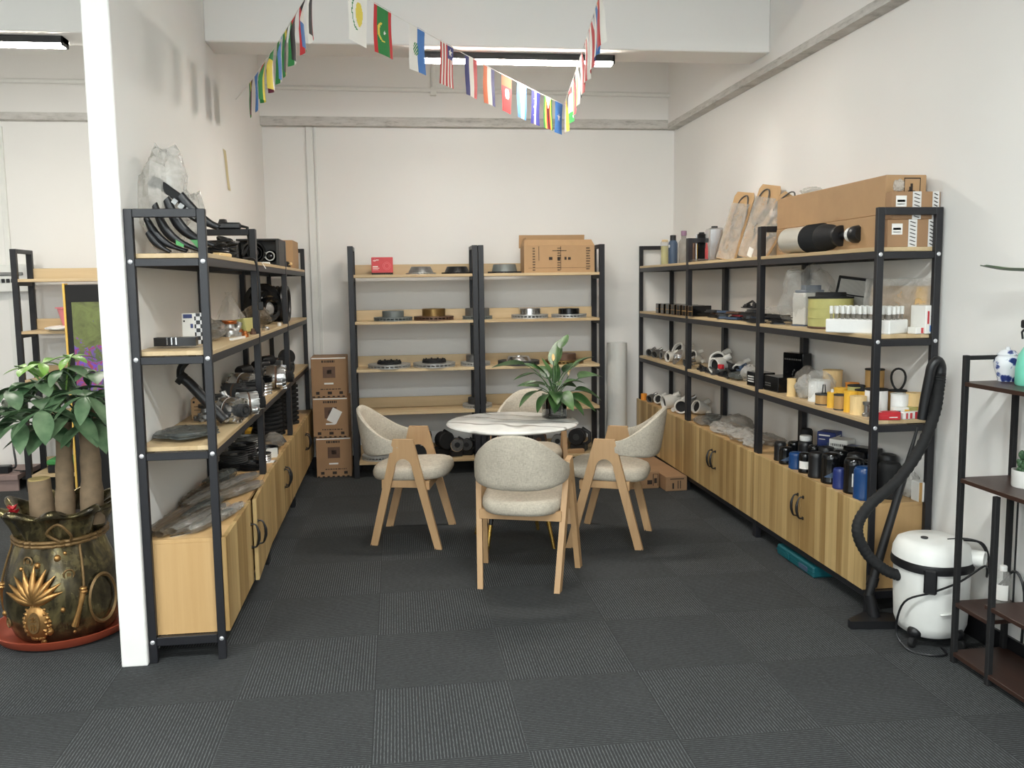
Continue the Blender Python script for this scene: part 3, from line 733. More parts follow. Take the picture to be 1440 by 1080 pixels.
def water_pump(loc, rz, s, label, m='alu', group='alternators and pumps on the left racks', pulley='dgrey'):
    """lobed flange lying on the shelf with a hub and an outlet pipe"""
    t = thing('water_pump', label, 'pump', loc, rz, group); mb = MB(); poly = []
    for k in range(60):
        a = 2*PI*k/60; r = .062*s*(1+.16*math.cos(5*a)+.06*math.sin(2*a)); poly.append((r*math.cos(a), r*math.sin(a)))
    mb.prism(poly, 0, .014*s)
    mb.lathe([(.05*s, .012*s), (.046*s, .035*s), (.03*s, .05*s), (.026*s, .075*s), (0, .075*s)], 28)
    for k in range(5):
        a = 2*PI*k/5; mb.cyl(.011*s, .012*s, .024*s, 12, 0, T(.062*s*math.cos(a), .062*s*math.sin(a), 0)); mb.box(.02*s, .05*s, -.004*s, .004*s, .012*s, .045*s, 0, 0, T(rz=a+.6))
    mb.tube([(.02*s, 0, .03*s), (.075*s, .02*s, .034*s), (.10*s, .03*s, .05*s), (.112*s, .033*s, .075*s)], .019*s, 14); mb.build('pump_body', m, t)
    MB().lathe([(0, .074*s), (.042*s, .074*s), (.044*s, .078*s), (.038*s, .083*s), (.044*s, .088*s), (.044*s, .094*s), (.02*s, .096*s), (.014*s, .088*s), (0, .088*s)], 28).build('hub', pulley, t)
    return t
def starter(loc, rz, s, label, m='dgrey', group='alternators and pumps on the left racks'):
    t = thing('starter_motor', label, 'starter motor', loc, rz, group); A = T(0, 0, .042*s, ry=PI/2)
    MB().lathe([(0, -.11*s), (.03*s, -.11*s), (.038*s, -.1*s), (.04*s, -.09*s), (.04*s, .03*s), (.044*s, .032*s), (.044*s, .05*s), (.034*s, .06*s), (.03*s, .1*s), (.018*s, .115*s), (0, .115*s)], 26, 0, A).build('motor_body', m, t)
    MB().lathe([(0, -.06*s), (.02*s, -.06*s), (.024*s, -.05*s), (.024*s, .03*s), (.014*s, .04*s), (0, .05*s)], 20, 0, T(0, -.01, .042*s+.062*s, ry=PI/2)).build('solenoid', 'black', t)
    q = MB(); q.prism([(.03*s, -.06*s), (.045*s, -.06*s), (.045*s, .06*s), (.03*s, .06*s)], .0, .10*s); q.build('flange', 'alu', t); return t
def white_casting(loc, rz, s, label, tilt=0, m='whitecast', group='white coated castings on the far right rack', op='blackmat'):
    """round housing lying with its dark opening to the room, flange and pipe stub"""
    t = thing('white_casting', label, 'casting', loc, rz, group); A = T(0, 0, .046*s, rx=PI/2+tilt)
    mb = MB().lathe([(0, -.07*s), (.026*s, -.07*s), (.03*s, -.06*s), (.034*s, -.03*s), (.046*s, -.005*s), (.046*s, .05*s), (.04*s, .052*s), (.036*s, .05*s), (.035*s, .03*s)], 28, 0, A)
    mb.tube([(0, 0, .06*s), (.01*s, .03*s, .085*s), (.03*s, .05*s, .1*s)], .017*s, 12).box(-.058*s, .058*s, .02*s, .032*s, .012*s, .03*s, 0, .003)
    for x in (-.052, .052): lug(mb, T(x*s, .015*s, .02*s, rx=-PI/2), .014*s, .02*s)
    mb.build('casting_body', m, t, 40); MB().lathe([(.0355*s, .034*s), (0, .034*s)], 28, 0, A).build('dark_opening', op, t); return t
def belt_pulley(loc, rz, r, h, label, m='blackmat', tilt=(0, 0), hubm='grey', group='pulleys on the middle left cabinet'):
    t = thing('belt_pulley', label, 'pulley', loc, rz, group); X = T(0, 0, 0, rx=tilt[0], ry=tilt[1]); pr = [(r*.82, 0), (r, 0)]
    for k in range(4): pr += [(r, h*(k+.1)/4), (r*.93, h*(k+.5)/4), (r, h*(k+.9)/4)]
    pr += [(r, h), (r*.86, h), (r*.82, h*.8), (r*.82, 0)]
    MB().lathe(pr, 36, 0, X).build('rim', m, t)
    MB().lathe([(r*.83, h*.25), (r*.3, h*.3), (r*.28, h*.9), (r*.12, h*.92), (r*.12, h*.2), (r*.83, h*.12)], 30, 0, X).build('hub', hubm, t); return t
def bracket(loc, rz, s, seed, label, m='black', group=None, name='steel_bracket', cat='bracket'):
    rn = random.Random(seed); mb = MB()
    L = .11*s; w = .03*s
    mb.prism([(-L, -w), (-L*.4, -w*1.4), (L*.5, -w*.6), (L, -w), (L, w*.6), (L*.3, w), (-L*.3, w*.7), (-L, w*1.1)], 0, .006)
    mb.box(-L*.9, -L*.5, -w*.6, w*.4, .006, .03*s, 0, .003).box(L*.35, L*.8, -w*.5, w*.3, .006, .022*s, 0, .003)
    mb.tube([(-L*.6, 0, .028*s), (0, rn.uniform(-.02, .02), .04*s), (L*.6, 0, .02*s)], .006*s, 8)
    for x in (-.8, 0, .8): lug(mb, T(x*L, rn.uniform(-.3, .3)*w, .004), .012*s, .01*s)
    return solo(mb, name, m, label, cat, loc, rz, group)

# ------------------------------------------------------------------ left rack, top shelf
Z1, Z2, Z3, ZT = 1.632, 1.253, .875, .499
bag((-.815, .62, Z1), .2, .10, .09, .42, 3, 'tall crumpled clear bag standing on the near left rack', 'bag', amp=.3)
bag((-.77, .86, Z1), .5, .06, .07, .29, 8, 'smaller clear bag behind the tall clear bag', 'bag', amp=.35)
t = thing('bumper_trim', 'fan of curved black trim strips on the top of the near left rack', 'trim', (-.735, .44, Z1))
for i, (x0, z0, x1, z1, w, bow, y) in enumerate(((-.105, .085, -.03, .008, .03, .010, 0), (-.115, .145, .03, .012, .034, .03, .02), (-.085, .195, .085, .014, .038, .045, .045), (-.045, .22, .125, .035, .045, .04, .07), (.0, .235, .14, .11, .055, .02, .10), (-.07, .17, .10, .008, .03, .035, .0))):
    mb = MB(); dx, dz = x1-x0, z1-z0; L = math.hypot(dx, dz); nx, nz = dz/L, -dx/L
    def fn(u, v, x0=x0, z0=z0, dx=dx, dz=dz, nx=nx, nz=nz, w=w, bow=bow, y=y):
        a = 2*PI*u; ww = w*.5*(.55+.45*math.sin(PI*min(1, v+.15))); b = bow*math.sin(PI*v)
        return (x0+dx*v+nx*(b+ww*math.cos(a)), y+.012*math.sin(a)+.02*v, max(.002, z0+dz*v+nz*(b+ww*math.cos(a))))
    mb.grid(fn, 12, 14); mb.build('trim_strip', 'black', t, 60)
MB().box(-.02, .14, .10, .13, 0, .035, 0, .004, T(-.09, 0, .27, ry=rad(38))).box(-.035, -.005, .10, .14, -.012, .03, 0, .004, T(-.09, 0, .27, ry=rad(38))).build('clip_bar', 'blackmat', t)
q = MB()
for k in range(4): q.box(.03+.03*k, .05+.03*k, .06, .066, 0, .02, 0, 0, T(-.05, 0, .225, ry=rad(38)))
q.build('vent_slots', 'grey', t)
MB().prism([(0, 0), (.04, .0), (.04, -.03), (.03, -.035)], 0, .003, 0, T(.05, .02, .055, rx=PI/2)).prism([(0, 0), (.03, -.02), (.028, -.03), (0, -.02)], 0, .003, 0, T(-.0, .0, .055, rx=PI/2)).build('green_tab', 'green', t)
def harness(loc, seed, r, n, h, label, m='black', name='wiring_harness', cat='wiring', group=None, conn=3, rad_=.0055):
    rn = random.Random(seed); t = thing(name, label, cat, loc, 0, group); mb = MB()
    for k in range(n):
        a0 = rn.uniform(0, 6.3); rr = r*rn.uniform(.55, 1); z0 = rn.uniform(.008, h); tl = rn.uniform(-.4, .4)
        pts = [(rr*math.cos(a0+2*PI*i/12)*rn.uniform(.85, 1.1), rr*.8*math.sin(a0+2*PI*i/12)*rn.uniform(.85, 1.1), max(.006, z0+tl*rr*math.sin(2*PI*i/12))) for i in range(12)]
        mb.tube(smooth_path(pts+[pts[0]], 2), rad_, 6)
    mb.build('cable', m, t)
    for k in range(conn):
        a = rn.uniform(0, 6.3); q = MB().box(-.02, .02, -.012, .012, 0, .018, 0, .003, T(r*.8*math.cos(a), r*.7*math.sin(a), .004+h*.6*rn.random(), rz=a)); q.build('connector', rn.choice(['blackmat', 'black', 'dgrey', 'cream']), t)
    return t
harness((-.735, 1.13, Z1), 3, .085, 9, .09, 'coiled black wiring loom on the top of the left rack beside the curved trim strips', conn=5)
harness((-.73, 1.42, Z1), 7, .07, 9, .12, 'taller tangle of black wiring before the second rack frame', conn=6)
t = thing('switch_box', 'black connector block perched on the top bar of the middle left rack', 'switch', (-.74, 1.575, H), rad(10))
MB().box(-.06, .06, -.03, .03, 0, .035, 0, .008).lathe([(0, .05), (.018, .048), (.024, .03), (.024, 0)], 16, 0, T(-.03, 0, .004)).build('block', 'black', t); MB().tube([(.05, 0, .02), (.09, -.01, .01), (.1, -.02, -.08), (.06, -.06, -.14)], .009, 8).build('cable', 'black', t)
solo(MB().box(-.07, .07, -.02, .02, 0, .02, 0, .006), 'plastic_housing', 'cream', 'pale plastic housing on the top shelf beside the wiring loom', 'housing', (-.655, .92, Z1), rad(80))
solo(MB().box(-.02, .02, -.05, .05, 0, .012, 0, .002), 'tag_card', 'white', 'small white card lying before the black lamp box', 'card', (-.635, 2.10, Z1), rad(5))
t = thing('headlamp_box', 'black box with round headlamps in its open front, on top of the middle left rack', 'box', (-.735, 2.45, Z1), 0)
MB().box(-.13, .13, 0, .27, .0, .008, 0, .001).box(-.13, .13, 0, .27, .158, .168, 0, .001).box(-.13, -.118, 0, .27, .008, .158).box(.112, .13, 0, .27, .008, .158).box(-.118, .112, .10, .11, .008, .158).build('case', 'dgrey', t)
MB().lathe([(0, -.0), (.045, .006), (.056, .03), (.062, .055), (.072, .055), (.074, .03), (.06, -.02), (0, -.03)], 40, 0, T(-.03, .075, .083, rx=PI/2)).lathe([(0, .02), (.028, .028), (.036, .02)], 24, 0, T(-.03, .075, .083, rx=PI/2)).build('large_lamp', 'gloss', t)
MB().lathe([(.024, .0), (.031, .0), (.031, .008), (.024, .008), (.024, 0)], 32, 0, T(.065, .06, .062, rx=PI/2)).build('ring_light', 'white', t)
MB().lathe([(0, .018), (.012, .015), (.024, .0), (.04, -.02)], 24, 0, T(.065, .066, .062, rx=PI/2)).build('small_lamp', 'gloss', t)
carton((-.70, 3.40, Z1), rad(90), .34, .18, .20, 'plain brown carton at the far end of the left rack top', marks=[('top', 0, 1, .47, .53, 2)])
harness((-.665, 3.12, Z1), 12, .05, 5, .04, 'black cable with white plug before the brown carton', conn=3)
t = thing('hanging_cable', 'black cable with a plug hanging over the edge of the left rack top shelf', 'cable', (0, 0, 0))
MB().tube(smooth_path([(-.65, 1.42, 1.645), (-.60, 1.44, 1.64), (-.585, 1.45, 1.58), (-.58, 1.455, 1.48), (-.585, 1.46, 1.42)], 5), .006, 8).build('cord', 'black', t)
MB().box(-.014, .014, -.012, .012, -.03, .012, 0, .003, T(-.582, 1.462, 1.41, rz=.4)).build('plug', 'black', t)
solo(MB().grid(lambda u, v: (-.62+.035*u, 1.72+.03*v, 1.634-.06*max(0, u-.4)), 6, 3), 'paper_tag', 'paper', 'white paper tag overhanging the left rack top edge', 'tag')

# ------------------------------------------------------------------ left rack, second shelf
carton((-.775, .83, Z2), rad(4), .085, .07, .135, 'small white box with a black and white checked side', ('paper', 'navy', 'ink', 'checker'),
       [('front', .08, .52, .84, .97, 1), ('front', .42, .55, .52, .66, 1), ('front', .08, .16, .72, .78, 2), ('right', .0, 1, .0, 1, 3), ('front', .62, 1, 0, 1, 3)], 'parts_box')
t = thing('grille_part', 'flat black grille with bright slots lying on the second shelf of the near left rack', 'grille', (-.79, .585, Z2+.008), rad(-4))
mb = MB().prism([(-.085, -.02), (-.03, -.035), (.05, -.035), (.085, -.02), (.08, .03), (-.02, .035), (-.085, .03)], 0, .035); mb.build('grille_body', 'black', t)
q = MB()
for k in range(3): q.box(-.028+.018*k, -.023+.018*k, -.0365, .02, .006, .0365)
q.build('bright_slot', 'chrome', t)
solo(MB().grid(lambda u, v: (-.12+.24*u, -.05+.1*v, .002+.006*abs(noise.noise(Vector((u*5, v*4, 2))))), 14, 8), 'clear_sleeve', 'bagthin', 'clear sleeve spread under the black grille', 'bag', (-.775, .585, Z2), 0)
bag((-.755, 1.02, Z2), .3, .08, .10, .10, 21, 'grey bag with a part on the second shelf by the checked box', 'baggrey')
solo(MB().prism([(-.09, -.008), (.09, -.004), (.09, .004), (-.09, .008)], 0, .01), 'pale_strip', 'paper', 'pale strip lying along the front of the second left shelf', 'strip', (-.635, 1.10, Z2), rad(80))
water_pump((-.72, 1.36, Z2), 1.0, .85, 'small aluminium pump with copper fittings beside the grey bag', 'alu', pulley='copper')
water_pump((-.80, 1.52, Z2), 2.2, .8, 'grey pump behind the pump with copper fittings', 'dgrey')
water_pump((-.79, 1.34, Z2), .5, .7, 'little dark pump at the back of the second left shelf behind the copper-fitted one', 'dgrey', pulley='blackmat')
water_pump((-.71, 1.49, Z2), 2.9, .65, 'tarnished brass pump on the second left shelf before the yellow-green block', 'copper', pulley='dgrey')
water_pump((-.74, 1.93, Z2), 1.5, .7, 'brownish pump under the cone bag on the second left shelf', 'rust', pulley='dgrey')
solo(MB().box(-.055, .055, -.03, .03, 0, .075, 0, .004, T(rx=rad(-10))), 'labelled_part', 'lime', 'pale yellow-green block among pumps on the second left shelf', 'part', (-.69, 1.66, Z2+.003), rad(70))
for k, (y, m) in enumerate(((1.27, 'copper'), (1.50, 'rust'), (1.57, 'copper'))):
    solo(MB().lathe([(0, 0), (.016, 0), (.016, .015), (.01, .017), (.01, .03), (0, .031)], 14), 'copper_fitting', m, ('first', 'second', 'third')[k]+' small copper fitting from the near end on the second left shelf', 'fitting', (-.63, y, Z2), 0, 'copper fittings')
solo(MB().lathe([(.085, 0), (.07, .08), (.03, .17), (.012, .20), (.02, .22)], 26, 0, None, lambda r, z, a: (r*(1+.18*math.sin(5*a+z*20)), z)), 'cone_bag', 'bagthin', 'gathered clear bag hanging in a cone behind the pumps', 'bag', (-.80, 1.80, Z2), 0)
bag((-.73, 2.22, Z2), .2, .085, .13, .13, 33, 'brownish bag of small metal parts on the second left shelf', 'bagbrown')
solo(MB().lathe([(0, 0), (.02, 0), (.022, .012), (.015, .02), (0, .022)], 18), 'round_steel_plug', 'chrome', 'small bright cap at the shelf edge before the brown bag', 'cap', (-.63, 1.93, Z2), 0)
solo(MB().lathe([(0, 0), (.012, 0), (.012, .02), (0, .022)], 12), 'white_plug', 'white', 'small white cap on the edge of the second left shelf', 'cap', (-.622, 2.45, Z2), 0)
t = thing('pulley_housing', 'large glossy black round housing on the second shelf of the left rack', 'housing', (-.745, 2.72, Z2), rad(8))
for k, (r, x, z) in enumerate(((.135, .0, .135), (.105, .02, .12), (.07, .04, .11))):
    MB().lathe([(r*.7, 0), (r, .0), (r, .05), (r*.94, .06), (r*.7, .055), (r*.7, 0)], 36, 0, T(x-.03, -.02*k, z, ry=PI/2, rz=rad(-50))).build('ring', 'gloss', t)
MB().lathe([(0, .0), (.04, 0), (.05, .03), (.03, .05), (0, .055)], 24, 0, T(.0, -.06, .10, ry=PI/2, rz=rad(-50))).build('hub', 'alu', t)
t = thing('hose_coil', 'black ribbed coil standing near the far end of the second left shelf', 'hose', (-.745, 3.15, Z2), 0)
mb = MB()
for k in range(7): mb.tube([(-.09+.03*k, .115*math.cos(2*PI*i/28), .125+.115*math.sin(2*PI*i/28)) for i in range(28)], .0145, 8, 0, True)
mb.build('coil', 'black', t)

# ------------------------------------------------------------------ left rack, third shelf
t = thing('coolant_pipe', 'black bent pipe leaning on the partition on the third left shelf', 'pipe', (0, 0, 0))
MB().tube(smooth_path([(-.665, .86, .90), (-.745, .88, .985), (-.82, .88, 1.075), (-.855, .88, 1.10)], 5), .024, 14).build('pipe_body', 'black', t)
MB().tube(smooth_path([(-.855, .88, 1.10), (-.85, .88, 1.14), (-.82, .88, 1.175), (-.785, .88, 1.195)], 5), [.017]*11+[.015]*3+[.018, .018], 12).build('pipe_neck', 'gloss', t)
MB().cyl(.03, -.012, .012, 20, 0, T(-.85, .88, 1.095, ry=rad(-50))).build('collar', 'blackmat', t)
carton((-.82, 1.12, Z3), rad(5), .09, .09, .10, 'little brown carton with printed stripes behind the black bent pipe', marks=[('front', .1, .9, .2+.0*k, .23+.0*k, 1) for k in range(1)]+[('front', .15, .85, .45, .48), ('front', .15, .85, .62, .65), ('front', .1, .2, .8, .9)])
alternator((-.70, .97, Z3), rad(60), .95, 'nearest bright alternator on the third left shelf', 'chrome')
alternator((-.665, 1.17, Z3), rad(110), .9, 'aluminium alternator with a star-shaped front, next to the nearest bright one')
water_pump((-.80, 1.26, Z3), 1, 1.0, 'dull pump against the partition behind the alternators', 'grey')
water_pump((-.66, 1.40, Z3), 2.6, 1.15, 'upright pump with a tall neck at the front of the third left shelf', 'alu')
alternator((-.79, 1.50, Z3), rad(80), 1.0, 'dark alternator behind the upright pump', 'dgrey')
belt_pulley((-.69, 1.72, Z3), 0, .075, .05, 'shiny pulley lying flat before the second left frame', 'chrome', group='pulleys on the third left shelf')
belt_pulley((-.69, 1.72, Z3+.051), 0, .06, .06, 'smaller dark pulley stacked on the shiny pulley', 'dgrey', group='pulleys on the third left shelf')
alternator((-.80, 1.80, Z3+.0), rad(70), 1.2, 'chrome-capped alternator near the middle left frame', 'chrome')
belt_pulley((-.70, 2.02, Z3), 0, .08, .07, 'bright drum pulley on the middle of the third left shelf', 'chrome', group='pulleys on the third left shelf')
belt_pulley((-.70, 2.02, Z3+.071), 0, .085, .03, 'wide black pulley stacked on the bright drum pulley', 'gloss', group='pulleys on the third left shelf')
alternator((-.69, 2.24, Z3), rad(95), 1.15, 'bright alternator beside the stacked pulleys', 'chrome')
water_pump((-.655, 1.04, Z3), .4, .6, 'smallest bright pump at the shelf front beside the nearest alternator', 'chrome')
water_pump((-.79, 1.06, Z3), 1.9, .8, 'mid-grey pump between the nearest alternator and the partition', 'grey')
water_pump((-.66, 1.29, Z3), 3.6, .7, 'bright little pump in front of the dull one on the third left shelf', 'alu')
water_pump((-.66, 1.58, Z3), 1.1, .8, 'grey pump at the shelf front in front of the second left frame', 'grey')
alternator((-.80, 2.34, Z3), rad(85), 1.0, 'dull alternator behind the bright one past the stacked pulleys', 'grey')
water_pump((-.66, 2.40, Z3), 2.2, .8, 'dark pump at the shelf front past the stacked pulleys', 'dgrey')
starter((-.79, 2.1, Z3), rad(70), 1.3, 'long dark starter motor behind the stacked pulleys')
starter((-.75, 2.50, Z3), rad(52), 1.25, 'dark starter motor crossing the third left shelf', 'black')
starter((-.745, 2.70, Z3+.0), rad(62), 1.35, 'starter motor with a bright flange past the crossing one', 'blackmat')
alternator((-.76, 2.95, Z3), rad(80), 1.1, 'black alternator on the far third of the left shelf', 'blackmat')
t = thing('upright_roller', 'black roller with a round disc at the far end of the third left shelf', 'roller', (-.70, 3.25, Z3), rad(30))
MB().box(-.05, .05, -.04, .04, 0, .06, 0, .005).build('base', 'black', t); MB().lathe([(0, 0), (.06, 0), (.06, .03), (0, .03)], 24, 0, T(0, -.02, .115, rx=PI/2)).build('disc', 'black', t)
bag((-.765, .60, Z3), rad(15), .12, .13, .045, 41, 'flat dark grey bag at the near end of the third left shelf', 'bagdark', amp=.25)

# ------------------------------------------------------------------ left cabinets
rn = random.Random(5)
def wrapped(i, x, y, rz, L, w, hh, m, lb):
    """long slim part in a crumpled sleeve: dark core plus film"""
    t = thing('wrapped_part', lb, 'wrapped part', (x, y, ZT), rad(rz), 'plastic-wrapped parts on the near left cabinet'); sd = Vector((i*3.1, i*1.7, 0))
    MB().tube([(L*(-.9+1.8*k/8), .008*math.sin(k+i), .008+hh*.42) for k in range(9)], [max(.006, w*.5)*(.6+.4*math.sin(PI*(k+.6)/9.2)) for k in range(9)], 7).build('core', ('rust', 'dgrey', 'blackmat', 'greycoat')[i % 4], t)
    rj = random.Random(i); mb = MB()
    def f(u, v):
        a = 2*PI*u; e = math.sin(PI*min(1, max(0, .06+.9*v)))**.35
        k = (1+rj.uniform(-.13, .13))*e; return (L*(-1.05+2.1*v), 1.35*w*k*math.cos(a), max(.001, hh*.42+hh*.5*k*math.sin(a)))
    mb.grid(f, 9, 20); mb.build('sleeve', m, t, 12)
for i, a in enumerate((
    (-.845, .66, 80, .24, .030, .050, 'bagbrown', 'longest wrapped strip, against the partition on the near left cabinet'),
    (-.785, .60, 72, .20, .026, .045, 'bagbrown', 'brown wrapped strip beside the one against the partition'),
    (-.735, .62, 70, .20, .028, .055, 'baggrey', 'grey wrapped strip, third from the partition at the near end'),
    (-.685, .58, 68, .16, .026, .045, 'baggrey', 'short grey wrapped strip by the front post of the near left rack'),
    (-.645, .72, 74, .14, .022, .04, 'bag', 'clear sleeve at the edge over the first cabinet door'),
    (-.835, 1.08, 80, .20, .030, .055, 'bagbrown', 'brown wrapped strip along the partition towards the second frame'),
    (-.775, 1.00, 74, .22, .032, .07, 'baggrey', 'grey wrapped strip with a high fold in the middle of the cabinet'),
    (-.715, 1.02, 68, .20, .030, .055, 'bagbrown', 'brown wrapped strip crossing the middle of the near left cabinet'),
    (-.665, 1.10, 62, .17, .028, .05, 'baggrey', 'grey wrapped strip reaching the ajar door'),
    (-.70, 1.32, 66, .15, .030, .05, 'baggrey', 'broad wrapped strip at the far end of the near left cabinet, front'),
    (-.80, 1.34, 76, .15, .032, .075, 'bagdark', 'dark wrapped strip at the far end of the near left cabinet, back'))): wrapped(i, *a)
wrapped(11, -.765, .80, 76, .19, .026, .05, 'bagdark', 'dark wrapped strip lying between the brown and the grey ones')
solo(MB().box(-.045, .045, -.008, .008, 0, .004), 'glossy_strip', 'chrome', 'bright strip lying at the near edge of the near left cabinet', 'strip', (-.775, .44, ZT), rad(35))
for i, (x, y, r, h, m, hm, lb) in enumerate(((-.80, 1.72, .085, .04, 'blackmat', 'grey', 'black pulley by the second left frame, at the back'), (-.70, 1.70, .075, .035, 'black', 'dgrey', 'dark pulley by the second left frame, at the front'),
    (-.79, 1.92, .09, .05, 'dgrey', 'grey', 'large grey rotor in the middle of the middle left cabinet'), (-.68, 1.88, .06, .05, 'chrome', 'chrome', 'bright chrome pulley at the front of the middle left cabinet'),
    (-.79, 2.12, .09, .06, 'grey', 'dgrey', 'dull silver rotor past the large grey rotor'), (-.68, 2.10, .07, .045, 'black', 'grey', 'black pulley before the dull silver rotor'))):
    belt_pulley((x, y, ZT), rn.random(), r, h, lb, m, hubm=hm)
for i, (x, y, z, r, h, m, lb) in enumerate(((-.80, 1.72, ZT+.041, .075, .045, 'dgrey', 'pulley stacked on the black pulley by the second left frame'), (-.79, 1.92, ZT+.051, .08, .05, 'black', 'black pulley stacked on the large grey rotor'), (-.79, 2.12, ZT+.061, .075, .05, 'grey', 'silver pulley stacked on the dull silver rotor'))):
    belt_pulley((x, y, z), rn.random(), r, h, lb, m)
bag((-.665, 2.28, ZT), .4, .06, .075, .10, 71, 'grey bag at the front of the middle left cabinet', 'baggrey')
solo(MB().box(-.05, .05, -.035, .035, 0, .005, 0, 0, T(rx=rad(35), z=.03)), 'grey_card', 'dgrey', 'grey card tilted against the bag on the middle left cabinet', 'card', (-.66, 2.42, ZT), rad(40))
for k in range(3):
    solo(MB().box(-.03, .03, -.004, .004, 0, .05, 0, .001), 'white_clip', 'white', ('nearest', 'middle', 'farthest')[k]+' of three thin white clips on the middle left cabinet', 'clip', (-.635, 1.985+.02*k, ZT), rad(12), 'white clips')
solo(MB().box(-.03, .03, -.025, .025, 0, .004), 'white_label', 'paper', 'small white slip on the edge of the middle left cabinet', 'slip', (-.622, 1.86, ZT), rad(20))
solo(MB().prism([(-.02, -.06), (.02, -.06), (.02, .02), (.035, .06), (-.01, .06)], 0, .012, 0, T(z=.06, rx=PI/2)), 'yellow_bracket', 'yellow', 'yellow bracket standing behind the pulleys of the left rack', 'bracket', (-.84, 2.4, ZT), rad(0))
def bellows(loc, rz, r, h, n, label, lean=0):
    t = thing('ribbed_hose', label, 'hose', loc, rz, 'black ribbed hoses on the far left cabinet'); pr = [(0, 0), (r, 0)]
    for k in range(n): pr += [(r, h*(k+.05)/n), (r, h*(k+.5)/n), (r*.84, h*(k+.6)/n), (r*.84, h*(k+.95)/n)]
    pr += [(r*.9, h), (r*.7, h), (r*.7, h*.9), (0, h*.9)]
    MB().lathe(pr, 28, 0, T(rx=lean)).build('bellows', 'blackmat', t); return t
bellows((-.745, 2.62, ZT), 0, .095, .31, 11, 'nearest tall black ribbed hose on the far left cabinet')
bellows((-.75, 2.83, ZT), 0, .09, .33, 12, 'second tall black ribbed hose from the camera on the far left cabinet')
bellows((-.74, 3.04, ZT), 0, .095, .28, 10, 'third black ribbed hose on the far left cabinet')
bellows((-.70, 3.26, ZT), 0, .085, .30, 9, 'farthest black ribbed hose on the far left cabinet')

# ------------------------------------------------------------------ back racks
YD = 3.69
S1, S2, S3, S4, S5 = 1.582, 1.222, .853, .514, .127
carton((.017, 3.66, S1), 0, .165, .07, .135, 'red box with a white crescent and part drawing on the top shelf', ('redcase', 'red', 'paper', 'ink'),
       [('front', 0, 1, 0, .12, 3)]+[(f, a, b, c, d, 2) for f, a, b, c, d in (('front', .08, .2, .78, .82), ('front', .2, .34, .82, .86), ('front', .06, .3, .44, .49), ('front', .06, .36, .36, .39), ('front', .06, .32, .28, .30), ('front', .62, .9, .05, .08))], 'parts_box')
q = MB()
for k in range(10): a0, a1 = PI*.5+PI*k/10, PI*.5+PI*(k+1)/10; q.quad(*[(-.052+r*math.cos(a)*.012+o, -.0365, .112+r*math.sin(a)*.012) for r, a, o in ((1, a0, 0), (1, a1, 0), (1, a1, .006*(1-abs(math.cos(a1-PI)))+.004*abs(math.cos(a1-PI))), (1, a0, .006*(1-abs(math.cos(a0-PI)))+.004*abs(math.cos(a0-PI))))])
for r in (.03, .02): q.lathe([(r-.0015, 0), (r, 0)], 24, 0, T(.035, -.0366, .068, rx=PI/2))
o = q.build('printed_mark', 'pink'); o.parent = [c for c in bpy.data.objects if c.get('label', '').startswith('red box with a white')][0]
brake_disc((.316, YD, S1), .118, .078, .048, .012, 'silver brake disc with a sloping hat on the top shelf, right of the red box', 'grey', 'grey', cone=.022)
brake_disc((.60, YD, S1), .122, .08, .046, .012, 'black brake disc at the right end of the left top shelf', 'blackmat', 'black', cone=.02)
brake_disc((.98, YD, S1), .135, .09, .058, .014, 'grey-green brake disc on the right top shelf, left of the open carton', 'dgrey', 'greycoat', cone=.012)
brake_disc((.09, YD, S2), .151, .085, .05, .024, 'grey ribbed brake disc at the left of the second shelf', 'greycoat', 'greycoat')
brake_disc((.41, YD, S2), .157, .092, .06, .026, 'brake disc with a tall bronze hat on the second shelf', 'rust', 'bronze')
brake_disc((.757, YD, S2), .119, .098, .062, .022, 'grey disc with a wide silver hat straddling the two racks on the second shelf', 'greycoat', 'grey')
brake_disc((.735, YD, S3), .119, .075, .055, .026, 'bright disc straddling the two racks on the third shelf', 'chrome', 'grey')
brake_disc((.745, YD, S4), .119, .075, .05, .026, 'grey disc straddling the two racks on the fourth shelf, behind the table', 'grey', 'dgrey')
brake_disc((1.18, YD, S2), .148, .09, .05, .026, 'bright silver brake disc in the middle of the right second shelf', 'chrome', 'chrome', inner='grey')
brake_disc((1.50, YD, S2), .142, .085, .045, .024, 'silver brake disc with a black hat on the right second shelf', 'chrome', 'gloss')
brake_disc((.05, YD, S3), .168, .095, .022, .024, 'bright brake disc with a low black studded hat, left on the third shelf', 'chrome', 'blackmat', bolts_n=10)
brake_disc((.405, YD, S3), .168, .095, .024, .026, 'second bright brake disc with a black studded hat on the third shelf', 'chrome', 'blackmat', bolts_n=10)
brake_disc((1.085, YD, S3), .168, .085, .034, .026, 'dark-edged brake disc with a bright centre on the right third shelf', 'dgrey', 'chrome', cone=.02)
brake_disc((1.46, YD, S3), .155, .095, .05, .024, 'bronze brake disc behind the lily leaves on the right third shelf', 'bronze', 'rust')
brake_disc((-.06, YD-.02, S5), .125, .08, .045, .03, 'silver drum lying at the left of the bottom shelf behind the chair', 'chrome', 'grey')
